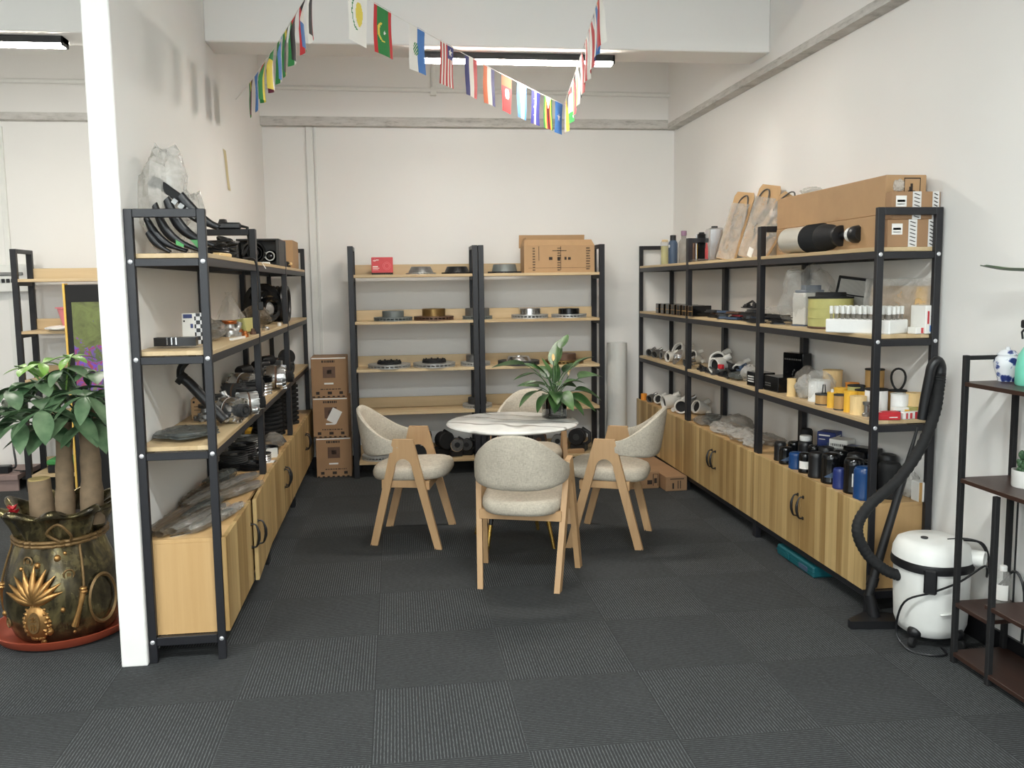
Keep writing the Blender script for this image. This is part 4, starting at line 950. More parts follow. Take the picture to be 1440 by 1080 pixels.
# carton with raised flaps
t = thing('open_carton', 'brown carton with raised flap and printed marks on the right top shelf', 'box', (1.405, 3.68, S1))
w, d, h = .565, .20, .21
mb = MB().box(-w/2, w/2, -d/2, -d/2+.004, 0, h).box(-w/2, w/2, d/2-.004, d/2, 0, h).box(-w/2, -w/2+.004, -d/2+.004, d/2-.004, 0, h).box(w/2-.004, w/2, -d/2+.004, d/2-.004, 0, h).box(-w/2+.004, w/2-.004, -d/2+.004, d/2-.004, 0, .004)
for m in textlines('front', .12, .17, .05, .95, 9, 1, 3)+textlines('front', .47, .53, .05, .95, 10, 1, 4)+textlines('front', .88, .95, .08, .95, 9, 1, 5)+[('front', .205, .212, .45, .98), ('front', .515, .522, .1, .98), ('front', .40, .60, .80, .825), ('front', .35, .40, .47, .58), ('front', .47, .51, .46, .58), ('front', .57, .60, .47, .58), ('front', .62, .66, .47, .57), ('front', .06, .94, .17, .18)]: face_quad(mb, m[0], w, d, h, *m[1:5], m[5] if len(m) > 5 else 1)
mb.build('carton_body', ['card', 'ink'], t)
f = MB().prism([(-w/2-.012, 0), (w/2-.04, 0), (w/2-.04, .105), (-w/2-.012, .105)], 0, .004, 0, T(0, d/2, h-.01, rx=rad(96))); f.build('flap', 'card', t)
MB().prism([(-w/2, 0), (w/2, 0), (w/2-.02, .055), (-w/2+.008, .055)], 0, .004, 0, T(0, -d/2+.002, h-.001, rx=rad(58))).build('flap', 'card', t)
MB().prism([(0, -d/2+.01), (.07, -d/2+.02), (.07, d/2-.02), (0, d/2-.01)], 0, .004, 0, T(-w/2+.003, 0, h, ry=rad(-70))).build('flap', 'card', t)
# bottom shelf engine parts
def motor_clump(loc, rz, s, label, m='blackmat', ring='grey', name='throttle_body', cat='engine part'):
    t = thing(name, label, cat, loc, rz, 'engine parts on the bottom shelf')
    MB().box(-.05*s, .05*s, -.04*s, .04*s, 0, .05*s, 0, .006).cyl(.05*s, .0, .07*s, 24, 0, T(0, 0, .10*s, rx=PI/2)).tube([(.04*s, 0, .04*s), (.075*s, -.01, .07*s), (.07*s, 0, .12*s), (.02*s, 0, .15*s)], .012*s, 10).build('body', m, t)
    MB().lathe([(.022*s, .072*s), (.05*s, .072*s), (.055*s, .066*s), (.05*s, .06*s)], 28, 0, T(0, 0, .10*s, rx=PI/2)).lathe([(0, .069*s), (.03*s, .069*s)], 20, 0, T(0, 0, .10*s, rx=PI/2)).build('ring', ring, t); return t
motor_clump((.562, 3.66, S5), .1, 1.0, 'silver-faced round unit under the table edge on the bottom shelf', 'black', 'chrome')
motor_clump((.66, 3.70, S5), -.2, .9, 'small dark unit right of the silver-faced round unit', 'blackmat', 'dgrey')
motor_clump((.85, 3.69, S5), .3, 1.15, 'dark engine part at the left of the right bottom shelf', 'blackmat', 'dgrey')
carton((.24, 3.70, S5), 0, .26, .16, .19, 'black case on the bottom shelf behind the left chair', ('black', 'dgrey', 'grey', 'paper'), [('front', .65, .85, .52, .56, 2)], 'tool_case', 'case')
motor_clump((.45, 3.72, S5), .5, 1.3, 'tall black unit behind the silver-faced round unit', 'blackmat', 'blackmat')
for i, (x, s, m, r, lb) in enumerate(((1.05, 1.0, 'dgrey', 'dgrey', 'second dark engine part of the right bottom shelf'), (1.22, 1.1, 'rust', 'dgrey', 'brownish engine part in the middle of the right bottom shelf'), (1.40, .95, 'blackmat', 'grey', 'black engine part with a grey ring right of the middle on the bottom shelf'), (1.58, 1.25, 'dgrey', 'blackmat', 'largest dark engine part at the right end of the bottom shelf'))):
    motor_clump((x, 3.69, S5), .4-.3*i, s, lb, m, r)
carton((1.52, 3.60, S5), rad(5), .16, .05, .03, 'low tan box at the front of the right bottom shelf', marks=[])

# stacked cartons, paper roll, cartons on the floor
for k, (z, x, y, rz, lb) in enumerate(((0, -.405, 3.77, 1, 'bottom one of the three stacked brown cartons'), (.318, -.413, 3.765, -1.5, 'middle carton of the stack, with a white label stuck aslant'), (.636, -.42, 3.77, .5, 'topmost carton of the stack of three between the racks'))):
    marks = textlines('front', .3, .7, .84, .94, 1, 1, 40+k)+textlines('front', .25, .85, .18, .22, 1, 1, 50+k)+[('front', .33, .68, .48, .76, 2), ('front', .44, .58, .58, .68, 1), ('front', .12, .22, .07, .14), ('front', .45, .57, .07, .14), ('front', .78, .88, .07, .14), ('front', .36, .62, .32, .36, 3), ('front', .02, .98, .955, .985, 3)]
    for i in range(7): marks.append(('front', .02+.14*i, .09+.14*i, .0, .03, 1))
    parts = [('packing_tape', 'tape', ('top', 0, 1, .45, .55))]
    c = carton((x, y, z), rad(rz), .272, .27, .315, lb, ('card2', 'ink', 'rust', 'paper'), marks, parts=parts, group='stacked brown cartons by the back wall')
    if k == 1:
        MB().box(-.04, .04, -.001, 0, -.055, .055, 0, 0, T(.03, -.1365, .17, ry=rad(28))).build('white_label', 'paper', c)
t = thing('paper_roll', 'tall white roll standing in the back right corner behind the racks', 'roll', (1.955, 3.90, 0))
MB().lathe([(.06, .0), (.083, 0), (.083, .995), (.06, .995), (.06, .0)], 40).tube([(.083*math.cos(-2.2), .083*math.sin(-2.2), 0), (.084*math.cos(-2.2), .084*math.sin(-2.2), .99)], .0015, 6).build('roll_body', 'white', t)
carton((1.86, 3.03, 0), rad(2), .235, .42, .125, 'brown carton on the floor behind the right chair', marks=[('front', .62, .78, .25, .5), ('front', .8, .82, .15, .85), ('front', .82, .95, .83, .85), ('front', .95, .97, .15, .85), ('front', .84, .93, .3, .6)], mats=('card2', 'ink', 'tape', 'paper'))
carton((2.068, 3.12, 0), rad(2), .16, .80, .105, 'long brown carton on the floor against the right cabinets', marks=[('front', .3, .38, .15, .55), ('front', .55, .59, .15, .7), ('front', .66, .7, .15, .7), ('front', .2, .85, .8, .86)], mats=('card2', 'ink', 'tape', 'paper'))

# ------------------------------------------------------------------ right racks, top shelf
def bottle(loc, r, h, label, m, capm, sh=.72, neck=.5, caph=.14, rz=0, group=None, dot=False, name='bottle'):
    t = thing(name, label, 'bottle', loc, rz, group)
    MB().lathe([(0, 0), (r*.94, 0), (r, .006), (r, h*sh), (r*.92, h*(sh+.05)), (r*neck, h*(sh+.14)), (r*neck, h*(1-caph)), (0, h*(1-caph))], 26).build('bottle_body', m, t)
    MB().lathe([(r*neck*1.12, h*(1-caph)-.002), (r*neck*1.12, h-.003), (r*neck, h), (0, h), ], 20).build('cap', capm, t)
    if dot: MB().lathe([(0, .0015), (.012, .001), (.012, -.004)], 18, 0, T(-r*.99, -.012, h*.62, ry=-PI/2)).build('emblem', 'white', t)
    return t
bottle((2.27, 3.60, Z1), .036, .20, 'pale yellow translucent bottle, farthest on the right rack top', 'bagthin', 'cream', .85, .6, .08)
MB().lathe([(0, .002), (.030, .002), (.030, .15), (0, .15)], 20).build('liquid', 'lime', bpy.data.objects[[o.name for o in bpy.data.objects if o.name.startswith('bottle')][0]])
bottle((2.27, 3.40, Z1), .036, .225, 'dark blue bottle with a round white emblem on the right rack top', 'navydark' if 'navydark' in M else 'bluegrey', 'black', .70, .58, .24, dot=True)
bottle((2.28, 3.18, Z1), .038, .245, 'grey clear bottle with a mauve cap beside the dark blue bottle', 'baggrey', 'purple', .62, .5, .14)
bottle((2.29, 2.98, Z1), .028, .175, 'thin grey can with a brown label, left of the black-yellow tin', 'rust', 'dgrey', .88, .92, .10, name='spray_can')
t = thing('oil_tin', 'slim black tin with a bright edge and yellow stripe on the right rack top', 'tin', (2.29, 2.83, Z1), rad(-8))
mb = MB().box(-.035, .035, -.04, .04, 0, .20, 0, .006); mb.box(-.0365, -.0345, -.03, -.012, .01, .13, 2).box(-.037, -.0345, .005, .025, .0, .2, 1); mb.build('tin_body', ['gloss', 'chrome', 'yellow'], t); MB().cyl(.02, .20, .212, 16, b=.002).build('cap', 'black', t)
t = thing('oil_tin', 'large silver tin with a red picture on the right rack top', 'tin', (2.30, 2.61, Z1), rad(-10))
MB().box(-.05, .05, -.075, .075, 0, .225, 0, .01).build('tin_body', 'chrome', t)
q = MB()
q.prism([(-.06, 0), (.03, 0), (.03, .07), (.0, .11), (-.03, .115), (-.06, .07)], 0, .0015, 0, T(-.0505, 0, .015, rx=PI/2, rz=-PI/2)); q.build('picture', 'redcase', t); MB().cyl(.022, .225, .24, 16, b=.002).build('cap', 'dgrey', t)
bag((2.225, 2.72, Z1), .1, .045, .14, .022, 81, 'flat grey sleeve lying before the tins', 'baggrey', 'plastic_sleeve', 'sleeve', .2)
def gasket_set(loc, rz, w, h, lean, roll_, label, seed):
    t = thing('gasket_set', label, 'gasket', loc, rz, 'gasket sets on the right rack top'); X = T(0, 0, 0, rx=-lean)@T(ry=roll_)
    poly = [(-w/2, 0), (w/2, 0), (w/2, h-.03), (w/2-.02, h), (-w/2+.02, h), (-w/2, h-.03)]
    MB().prism(poly, 0, .004, 0, X@T(rx=PI/2)).build('backing_board', 'kraft', t)
    if seed == 1: MB().box(w/2-.055, w/2-.005, -.003, -.001, h-.09, h-.03, 0, 0, X).build('white_label', 'paper', t)
    mb = MB(); rn = random.Random(seed)
    for k in range(3):
        c = (rn.uniform(-.03, .03), .12+.1*k); n = 26
        mb.tube([(c[0]+w*(.2+.05*k)*math.cos(2*PI*i/n)*(1+.12*math.cos(3*2*PI*i/n+seed)), -.007-.002*k, c[1]+(.07+.02*k)*math.sin(2*PI*i/n)*(1+.1*math.sin(2*2*PI*i/n))) for i in range(n)], .0045, 5, 0, True, X)
    mb.build('gasket', 'gasket', t)
    q = MB(); sd = Vector((seed, 0, 0))
    q.grid(lambda u, v: (-w/2+.006+(w-.012)*u, -.014-.012*abs(noise.noise(Vector((u*3, v*5, seed)))), .004+(h*.82)*v), 12, 18, 0, X); q.build('clear_cover', 'bag', t, 20); return t
gasket_set((2.30, 2.40, Z1+.004), rad(-72), .20, .455, rad(13), rad(9), 'leftmost gasket set on a brown board leaning by the silver tin', 1)
gasket_set((2.31, 2.05, Z1+.004), rad(-72), .20, .46, rad(12), rad(11), 'middle gasket set on a brown board with a grey-green print', 2)
gasket_set((2.27, 1.86, Z1+.004), rad(-66), .17, .41, rad(12), rad(30), 'rightmost gasket set leaning against the long carton', 3)
solo(MB().box(-.02, .02, -.001, .001, 0, .055, 0, 0, T(ry=rad(24))), 'price_slip', 'paper', 'white slip standing at the foot of the middle gasket set', 'slip', (2.215, 1.83, Z1+.008), rad(-70))
carton((2.345, 1.015, Z1), rad(0), .19, 1.05, .145, 'lower long brown carton on the top of the near right rack', marks=[], mats=('card', 'ink', 'tape', 'paper'))
c = carton((2.352, 1.015, Z1+.146), rad(0), .19, 1.07, .17, 'upper long brown carton with a dark arrow symbol on its end', mats=('card', 'ink', 'tape', 'paper'), marks=[('front', .44, .46, .12, .92), ('front', .83, .85, .12, .92), ('front', .44, .85, .9, .93), ('front', .44, .85, .11, .14), ('front', .60, .66, .2, .78), ('front', .54, .72, .42, .6), ('front', .67, .76, .34, .37), ('front', .57, .60, .3, .7)])
for k, (z, x, lb) in enumerate(((0, 2.345, 'lower small carton with white printed tape at the near end of the right rack top'), (.119, 2.36, 'upper small carton with white printed tape, above the near right frame'))):
    h = .118
    marks = [('front', .08, .30, .45, .85, 3), ('front', .11, .27, .62, .70, 1), ('front', .11, .27, .53, .56, 1)]
    c = carton((x-.003, .436, Z1+z), 0, .225, .05, h, lb, ('card2', 'ink', 'tape', 'paper'), marks, group=None)
    mb = MB()
    for (u0, u1) in ((.42, .60), (.83, .97)): face_quad(mb, 'front', .225, .05, h, u0, u1, 0, 1, 0, .0012)
    rn = random.Random(k)
    for (u0, u1) in ((.42, .60), (.83, .97)):
        for i in range(7):
            v = .04+.135*i
            mb.quad(*[(-.1125+.225*u, -.0268, h*q) for u, q in ((u0+.02, v+.07), (u0+.045, v+.09), (u1-.02, v+.02), (u1-.045, v))], 1)
    mb.build('printed_tape', ['printtape', 'ink'], c)
bag((2.275, .415, Z1+.2375), 0, .022, .02, .05, 91, 'small clump of bubble wrap on the upper small carton', 'bag', 'bubble_wrap', 'wrap', .3)
bag((2.36, 1.36, Z1+.317), .4, .04, .06, .045, 92, 'clear bag with dark bits lying on the upper long carton', 'bag')
t = thing('shock_absorber', 'silver and black air strut lying before the long cartons', 'strut', (2.228, .99, Z1), rad(-86))
A = T(0, 0, .072, ry=PI/2)
MB().lathe([(0, -.31), (.06, -.31), (.067, -.30), (.067, -.12), (.07, -.115), (.07, -.10)], 36, 0, A).build('silver_sleeve', 'silver', t)
pr = [(.07, -.10)]
for k in range(6): pr += [(.072, -.095+.022*k), (.064, -.084+.022*k)]
pr += [(.066, .04), (.06, .09), (.05, .12), (.046, .16), (0, .16)]
MB().lathe(pr, 36, 0, A).build('rubber_bellows', 'blackmat', t)
MB().lathe([(.046, .155), (.05, .158), (.05, .175), (.03, .18), (.018, .18), (.018, .25), (.03, .252), (.03, .30), (0, .30)], 26, 0, A).build('rod', 'black', t)
MB().lathe([(.031, .245), (.034, .247), (.034, .268), (.031, .27)], 26, 0, A).build('white_ring', 'white', t)
MB().lathe([(0, .27), (.034, .27), (.04, .28), (.04, .315), (.03, .33), (0, .33)], 26, 0, A).build('end_mount', 'black', t)
solo(crumple(.07, .05, .12, 95, .25), 'plastic_sleeve', 'bagthin', 'clear sleeve around the far end of the air strut', 'sleeve', (2.235, 1.33, Z1), 0, None, 10)

# ------------------------------------------------------------------ right racks, second shelf
for k in range(7):
    carton((2.225, 3.43-.125*k, Z2), rad(-3+k), .14, .085, .075, 'small black box with thin gold lines in the row on the far right rack', ('gloss', 'tan', 'ink', 'paper'), [('left', .05, .09, 0, 1), ('left', 0, 1, .45, .5), ('left', .9, .94, 0, 1)], 'parts_box', group='black boxes in a row on the far right rack')
def pads(loc, rz, n, label, m='dgrey', s=1.0, seed=0):
    rn = random.Random(seed+77)
    z = loc[2]
    for k in range(n):
        mb = MB(); w, d = .075*s, .032*s
        mm = m if isinstance(m, str) else m[k % len(m)]
        P = [(-w, -d), (w, -d), (w*.92, d*.6), (w*.6, d), (-w*.6, d), (-w*.92, d*.6)]
        t = thing('brake_pad', label+(', '+('lowest', 'second', 'third', 'topmost')[k if k < n-1 else 3] if n > 1 else ''), 'brake pad', (loc[0]+rn.uniform(-.02, .02), loc[1]+rn.uniform(-.02, .02), z), rz+rn.uniform(-.4, .4), 'brake pads on the middle right rack')
        MB().prism(P, 0, .006).build('backing_plate', 'black', t); MB().prism([(x*.85, y*.8) for x, y in P], .006, .017).build('friction_pad', mm, t); z += .0175
pads((2.24, 2.44, Z2), 1.5, 3, 'dark brake pad stack nearest the far frame', ('dgrey', 'rust'), 1.1, 1)
pads((2.23, 2.23, Z2), 1.4, 3, 'blue-grey brake pad stack right of the far one', ('bluegrey', 'dgrey'), 1.1, 2)
pads((2.22, 2.04, Z2), 1.6, 3, 'reddish brake pad stack in the middle of the shelf', ('bluegrey', 'redcase', 'rust'), 1.0, 3)
pads((2.24, 1.85, Z2), 1.5, 4, 'tall black brake pad stack', ('blackmat', 'dgrey'), 1.25, 4)
pads((2.21, 1.68, Z2), 1.5, 3, 'dark brake pad stack just before the near frame', ('blackmat', 'bluegrey'), 1.1, 5)
bracket((2.27, 1.92, Z2+.075), 1.5, 1.1, 3, 'black bracket lying across the tall brake pad stack')
pads((2.24, 1.47, Z2), 1.5, 3, 'black brake pad stack just past the near frame', ('blackmat', 'black'), 1.2, 6)
bag((2.23, 1.44, Z2+.055), .3, .07, .07, .05, 101, 'clear bag over the brake pads past the near frame', 'bagthin')
t = thing('tall_filter', 'white square filter with a dark top standing in a clear bag', 'filter', (2.30, 1.235, Z2), rad(12))
MB().box(-.07, .07, -.05, .05, .004, .175, 0, .006).build('pleats', 'whitecast', t); MB().box(-.072, .072, -.052, .052, 0, .006).box(-.06, .06, -.045, .045, .175, .19, 0, .004).prism([(-.05, -.03), (.05, -.03), (.03, .03), (-.03, .03)], .19, .215).build('end_cap', 'bluegrey', t)
solo(crumple(.13, .13, .30, 103, .32, 26, 14), 'clear_bag', 'bagthin', 'big open clear bag around the white square filter', 'bag', (2.315, 1.29, Z2), .5, None, 10)
t = thing('round_filter', 'large yellow-green round filter with a black lid on the second right shelf', 'filter', (2.275, .965, Z2), 0)
MB().lathe([(.106, .012), (.106, .15)], 120, 0, None, lambda r, z, a: (r*(1-.008*(1+math.cos(60*a))), z)).lathe([(.108, .052), (.1085, .055), (.108, .058)], 60).lathe([(.108, .10), (.1085, .103), (.108, .106)], 60).build('pleats', 'lime', t, 80)
MB().lathe([(0, 0), (.100, 0), (.108, .004), (.108, .012), (.0, .012)], 60).build('base_ring', 'rust', t)
MB().lathe([(.0, .150), (.109, .150), (.109, .158), (.075, .160), (.073, .163), (.073, .177), (.068, .18), (.0, .18)], 60).build('lid', 'blackmat', t)
t = thing('panel_filter', 'grey panel air filter with a black frame leaning on the wall', 'filter', (2.39, 1.01, Z2), rad(-74))
X = T(rx=rad(-9))@T(ry=rad(6))
mb = MB(); w, h = .115, .255
for (a, b, c, d) in ((-w, -w+.014, 0, h), (w-.022, w, 0, h), (-w, w, 0, .014), (-w, w, h-.014, h), (-w, w, .078, .084), (-w, w, .160, .166)): mb.box(a, b, -.018, .018, c, d, 0, .003, X)
mb.box(w-.01, w+.035, -.006, .006, h-.022, h-.01, 0, .002, X); mb.build('frame', 'blackmat', t)
MB().box(-w+.013, w-.021, -.012, .014, .013, h-.013, 0, 0, X).build('pleats', 'pleatgrey', t)
t = thing('wrapped_filter', 'brown filter in clear wrap with a yellow card, leaning behind the white foam tray', 'filter', (2.405, .60, Z2), rad(-66))
X = T(rx=rad(-7))
MB().box(-.15, .15, -.012, .012, .004, .21, 0, .004, X).build('filter_board', 'tan', t); MB().box(.085, .14, -.016, -.013, .02, .205, 0, 0, X).build('yellow_card', 'yellow', t)
MB().grid(lambda u, v: (-.175+.36*u, -.02-.012*abs(noise.noise(Vector((u*4, v*4, 9)))), .003+.24*v), 16, 12, 0, X).build('clear_wrap', 'bagbrown' if 0 else 'bag', t)
t = thing('foam_tray', 'white foam tray on the second shelf at the near right frame', 'tray', (2.238, .575, Z2), rad(-60)); TRAY = (2.238, .575, Z2)
MB().box(-.155, .155, -.078, .078, 0, .062, 0, .004).build('tray_body', 'foam', t)
pr0 = None; rn = random.Random(8)
cnt = 0
for i in range(11):
    for j in range(4):
        x = -.138+.0276*i+rn.uniform(-.003, .003); y = -.055+.037*j
        c, s = math.cos(rad(-60)), math.sin(rad(-60)); L = (TRAY[0]+c*x-s*y, TRAY[1]+s*x+c*y, TRAY[2]+.062)
        hh = rn.choice((.0, .004, .008))
        if pr0 is None:
            pr0 = thing('injector_vial', 'little white-capped vial standing in the white foam tray', 'vial', L, 0, 'white-capped vials in the foam tray')
            MB().lathe([(0, 0), (.0065, 0), (.0065, .022), (.005, .024), (.005, .03)], 10).build('vial_body', 'baggrey', pr0); MB().lathe([(0, .024), (.0085, .024), (.0085, .058), (.006, .06), (0, .06)], 10).build('cap', 'white', pr0)
        else: dup(pr0, L, rn.uniform(0, 1), 'little white-capped vial standing in the white foam tray')
carton((2.435, .445, Z2), rad(4), .06, .10, .125, 'white box with red bars by the rear post of the near right rack', ('paper', 'red', 'ink', 'skyflag'), [('front', .15, .3, .35, .8, 1), ('front', .78, .92, .35, .85, 1), ('front', .42, .6, .6, .64, 2), ('front', .55, .65, .3, .38, 2), ('front', .35, .6, .08, .3, 3)], 'parts_box')
carton((2.385, .425, Z2), rad(12), .045, .05, .03, 'tiny white and red box before the white box with red bars', ('paper', 'redcase', 'ink', 'paper'), [('front', .6, .95, .1, .9, 1)], 'parts_box')

# ------------------------------------------------------------------ right racks, third shelf
for x, y, rz, s, lb, m, tl in ((2.24, 3.86, -50, .7, 'small grey casting at the far end of the third right shelf', 'grey', 0), (2.25, 3.72, -60, .75, 'dull casting next to the far one on the third right shelf', 'grey', .2),
    (2.26, 3.56, -80, .7, 'greyish casting third from the far end of the third right shelf', 'alu', 0), (2.37, 3.44, -70, 1.3, 'large white casting with an upturned dark mouth at the back of the third right shelf', 'whitecast', -.5),
    (2.24, 3.32, -75, .85, 'small white casting with a round mouth at the front of the third right shelf', 'whitecast', 0), (2.36, 3.12, -60, 1.0, 'tan-white casting behind the bright flange', 'whitecast', -.4),
    (2.24, 2.93, -85, .7, 'bright small casting right of the bright flange', 'chrome', .1), (2.36, 2.62, -40, 1.35, 'long white casting just past the far frame on the third right shelf', 'whitecast', -.2), (2.28, 2.42, -70, 1.2, 'white casting with a big round dark mouth on the middle right rack', 'whitecast', 0), (2.38, 2.30, -50, 1.0, 'white casting lying behind the dark bracket pile', 'whitecast', .3)):
    white_casting((x, y, Z3), rad(rz), s, lb, tl, m)
t = thing('bright_flange', 'shiny two-holed flange leaning at the front of the third right shelf', 'flange', (2.215, 3.10, Z3+.002), rad(-62))
P = []
for k in range(48):
    a = 2*PI*k/48; r = .038+.026*abs(math.cos(a))**6; P.append((r*math.cos(a), r*math.sin(a)))
MB().prism(P, 0, .009, 0, T(z=.055, rx=rad(76))@T(rz=rad(62))).lathe([(.022, 0), (.024, .02), (.014, .024), (.012, .012), (0, .012)], 22, 0, T(0, -.006, .055, rx=rad(76))).build('flange_body', 'chrome', t)
for i, (x, y, rz, s, m, lb) in enumerate(((2.24, 2.66, 80, 1.0, 'blackmat', 'black bracket nearest the far frame on the third right shelf'), (2.34, 2.50, 95, 1.2, 'black', 'black bracket behind, under the white castings'), (2.23, 2.45, 85, 1.1, 'dgrey', 'flat dark bracket at the shelf front past the far frame'), (2.33, 2.24, 100, 1.3, 'blackmat', 'large black bracket in the middle of the pile'), (2.24, 2.22, 88, 1.15, 'black', 'black bracket in front of the large one'))):
    bracket((x, y, Z3), rad(rz), s, i, lb, m, 'black brackets on the third right shelf')
for i, (x, y, z, rz, s, m, lb) in enumerate(((2.32, 2.42, .036, 90, 1.25, 'black', 'black bracket stacked high in the pile'), (2.33, 2.15, .04, 80, 1.2, 'bluegrey', 'blue-grey bracket on top of the pile'))):
    bracket((x, y, Z3+z), rad(rz), s, 20+i, lb, m, 'black brackets on the third right shelf')
solo(MB().box(-.012, .012, -.02, .02, 0, .03, 0, .003), 'red_tab', 'red', 'dark red tab in the pile of black brackets', 'tab', (2.25, 2.335, Z3+.04), .3)
bag((2.235, 2.02, Z3), .2, .05, .07, .05, 111, 'dark bag at the shelf front before the near frame', 'bagdark')
bag((2.28, 1.93, Z3), .5, .05, .06, .10, 112, 'bluish bag bulging beside the dark bag', 'bag')
carton((2.245, 1.70, Z3), rad(-84), .15, .10, .085, 'black box in clear wrap with white writing at the near frame', ('gloss', 'paper', 'ink', 'dgrey'), textlines('front', .1, .55, .25, .75, 3, 1, 9), 'parts_box')
carton((2.255, 1.46, Z3), rad(-86), .16, .12, .085, 'low black box past the near frame on the third right shelf', ('gloss', 'grey', 'ink', 'dgrey'), textlines('front', .1, .5, .3, .6, 2, 1, 10), 'parts_box')
carton((2.40, 1.56, Z3), rad(-70), .15, .07, .205, 'tall black box with grey and red print standing at the back', ('gloss', 'grey', 'redcase', 'dgrey'), textlines('front', .08, .92, .78, .86, 1, 1, 11)+[('front', .5, .56, .45, .5, 1), ('front', .56, .62, .5, .55, 1), ('front', .48, .53, .38, .43, 1), ('front', .3, .7, .15, .3, 2)], 'parts_box')
G3 = 'filter cartridges on the third shelf of the near right rack'
def pf(x, y, r, h, lb, body='yellow', cap='same', tip=None, z=0, **kw): return paper_filter((x, y, Z3+z), r, h, lb, body, cap, tip, G3, **kw)
pf(2.215, 1.245, .024, .095, 'slim cream filter at the left end of the yellow filters', 'cream')
bag((2.33, 1.30, Z3), .3, .06, .07, .14, 120, 'grey bag behind the slim cream filter', 'baggrey')
bag((2.25, 1.16, Z3), .6, .055, .05, .115, 121, 'clear bag with a white part, second from the left of the yellow filters', 'bag')
pf(2.26, 1.03, .055, .11, 'wide white filter under clear film', 'foam', 'white')
solo(crumple(.075, .07, .15, 122, .25), 'clear_bag', 'bagthin', 'clear film around the wide white filter', 'bag', (2.27, 1.03, Z3), 0, None, 10)
pf(2.38, 1.12, .05, .15, 'pale yellow filter behind the wide white filter', 'cream', 'cream')
pf(2.225, .915, .042, .055, 'low tan filter with dark caps and a clip', 'tan', 'dgrey', 'fork')
pf(2.215, .815, .024, .075, 'bright yellow filter with a white tip', 'yellow', 'same', 'spigot')
pf(2.215, .735, .032, .075, 'brown mesh filter with dark caps, right of the white-tipped filter', 'tan', 'dgrey')
pf(2.225, .665, .030, .098, 'tall yellow filter in the front row', 'yellow')
pf(2.222, .592, .037, .085, 'wide cream filter nearest the front post', 'cream')
t = thing('spark_unit', 'grey metal plug standing by the front post', 'plug', (2.225, .525, Z3)); MB().lathe([(0, 0), (.018, 0), (.019, .012), (.011, .02), (.011, .05), (.017, .053), (.018, .066), (0, .068)], 18).build('plug_body', 'grey', t)
pf(2.30, .885, .035, .085, 'orange-yellow filter in the second row, left', 'yellow')
pf(2.40, .96, .034, .10, 'orange filter at the back, left of the tall tan filter', 'orange', z=.0)
pf(2.405, .875, .03, .095, 'second orange filter at the back', 'orange')
pf(2.325, .79, .042, .11, 'olive filter with a black lid', 'lime', 'blackmat')
pf(2.40, .76, .045, .19, 'tallest tan filter with a dark cap at the back', 'tan', 'blackmat')
pf(2.305, .70, .035, .10, 'yellow filter with a long black tip', 'yellow', 'blackmat', 'spigot')
pf(2.315, .60, .052, .115, 'large white filter with a black lid and fork behind the front post', 'foam', 'blackmat', 'fork')
pf(2.385, .525, .04, .10, 'plain white filter right of the front post', 'foam', 'white')
pf(2.425, .61, .042, .105, 'brown filter with a dark lid at the wall', 'tan', 'blackmat')
solo(MB().tube([(.03*math.cos(2*PI*i/20)*(1+.2*math.sin(2*PI*i/20)), .0, .05+.05*math.sin(2*PI*i/20)) for i in range(20)], .005, 8, 0, True), 'rubber_ring', 'blackmat', 'black rubber ring standing on the brown filter at the wall', 'ring', (2.425, .605, Z3+.105), rad(-40))
pf(2.44, .50, .036, .06, 'small cream filter on its block at the wall', 'cream', z=.045)
carton((2.43, .50, Z3), rad(0), .075, .06, .044, 'low yellow-striped box under the small cream filter', ('lime', 'ink', 'yellow', 'paper'), [('front', .0, 1, .35, .6, 1), ('front', .6, .9, .6, 1, 2)], 'parts_box')
carton((2.355, .475, Z3), rad(-10), .07, .035, .045, 'small white and blue box with a yellow patch', ('paper', 'bluegrey', 'yellow', 'ink'), [('front', .15, .45, .1, .7, 1), ('front', .7, 1, .0, .8, 2), ('front', 0, .15, 0, .2, 3)], 'parts_box')
carton((2.262, .425, Z3), rad(-6), .105, .05, .036, 'flat red box at the front edge beside the near post', ('red', 'paper', 'redcase', 'ink'), [('front', .5, .85, .3, .4, 1), ('top', 0, .2, 0, 1, 1), ('front', .1, .45, .55, .6, 2)], 'parts_box')
carton((2.378, .422, Z3), rad(8), .105, .03, .032, 'flat white box with a slanted red end', ('paper', 'red', 'redcase', 'ink'), [('front', .55, 1, 0, 1, 1), ('front', .1, .2, .1, .9, 2), ('front', .3, .42, .1, .9, 2)], 'parts_box')

# ------------------------------------------------------------------ right cabinets
for x, y, rz, s, lb, m, tl in ((2.22, 3.76, -60, .75, 'grey metal casting near the corner on the far right cabinet', 'grey', .2), (2.24, 3.60, -50, .85, 'white-grey casting second from the corner on the far right cabinet', 'whitecast', -.3), (2.25, 3.37, -85, 1.25, 'white casting with the largest dark mouth on the far right cabinet', 'whitecast', .12),
    (2.37, 3.62, -40, .9, 'grey casting at the back of the far right cabinet', 'grey', .3), (2.25, 3.12, -20, 1.15, 'white cylindrical casting with a metal end at the front of the far right cabinet', 'whitecast', -.1), (2.38, 3.32, -60, 1.0, 'dull casting behind the one with the largest mouth', 'alu', .2), (2.37, 3.02, -70, 1.1, 'white casting beside the far frame, at the back', 'whitecast', -.3)):
    white_casting((x, y, ZT), rad(rz), s, lb, tl, m)
solo(MB().cyl(.026, 0, .055, 18, b=.003), 'orange_plug', 'orange', 'small orange cap at the corner end of the far right cabinet', 'cap', (2.19, 3.90, ZT))
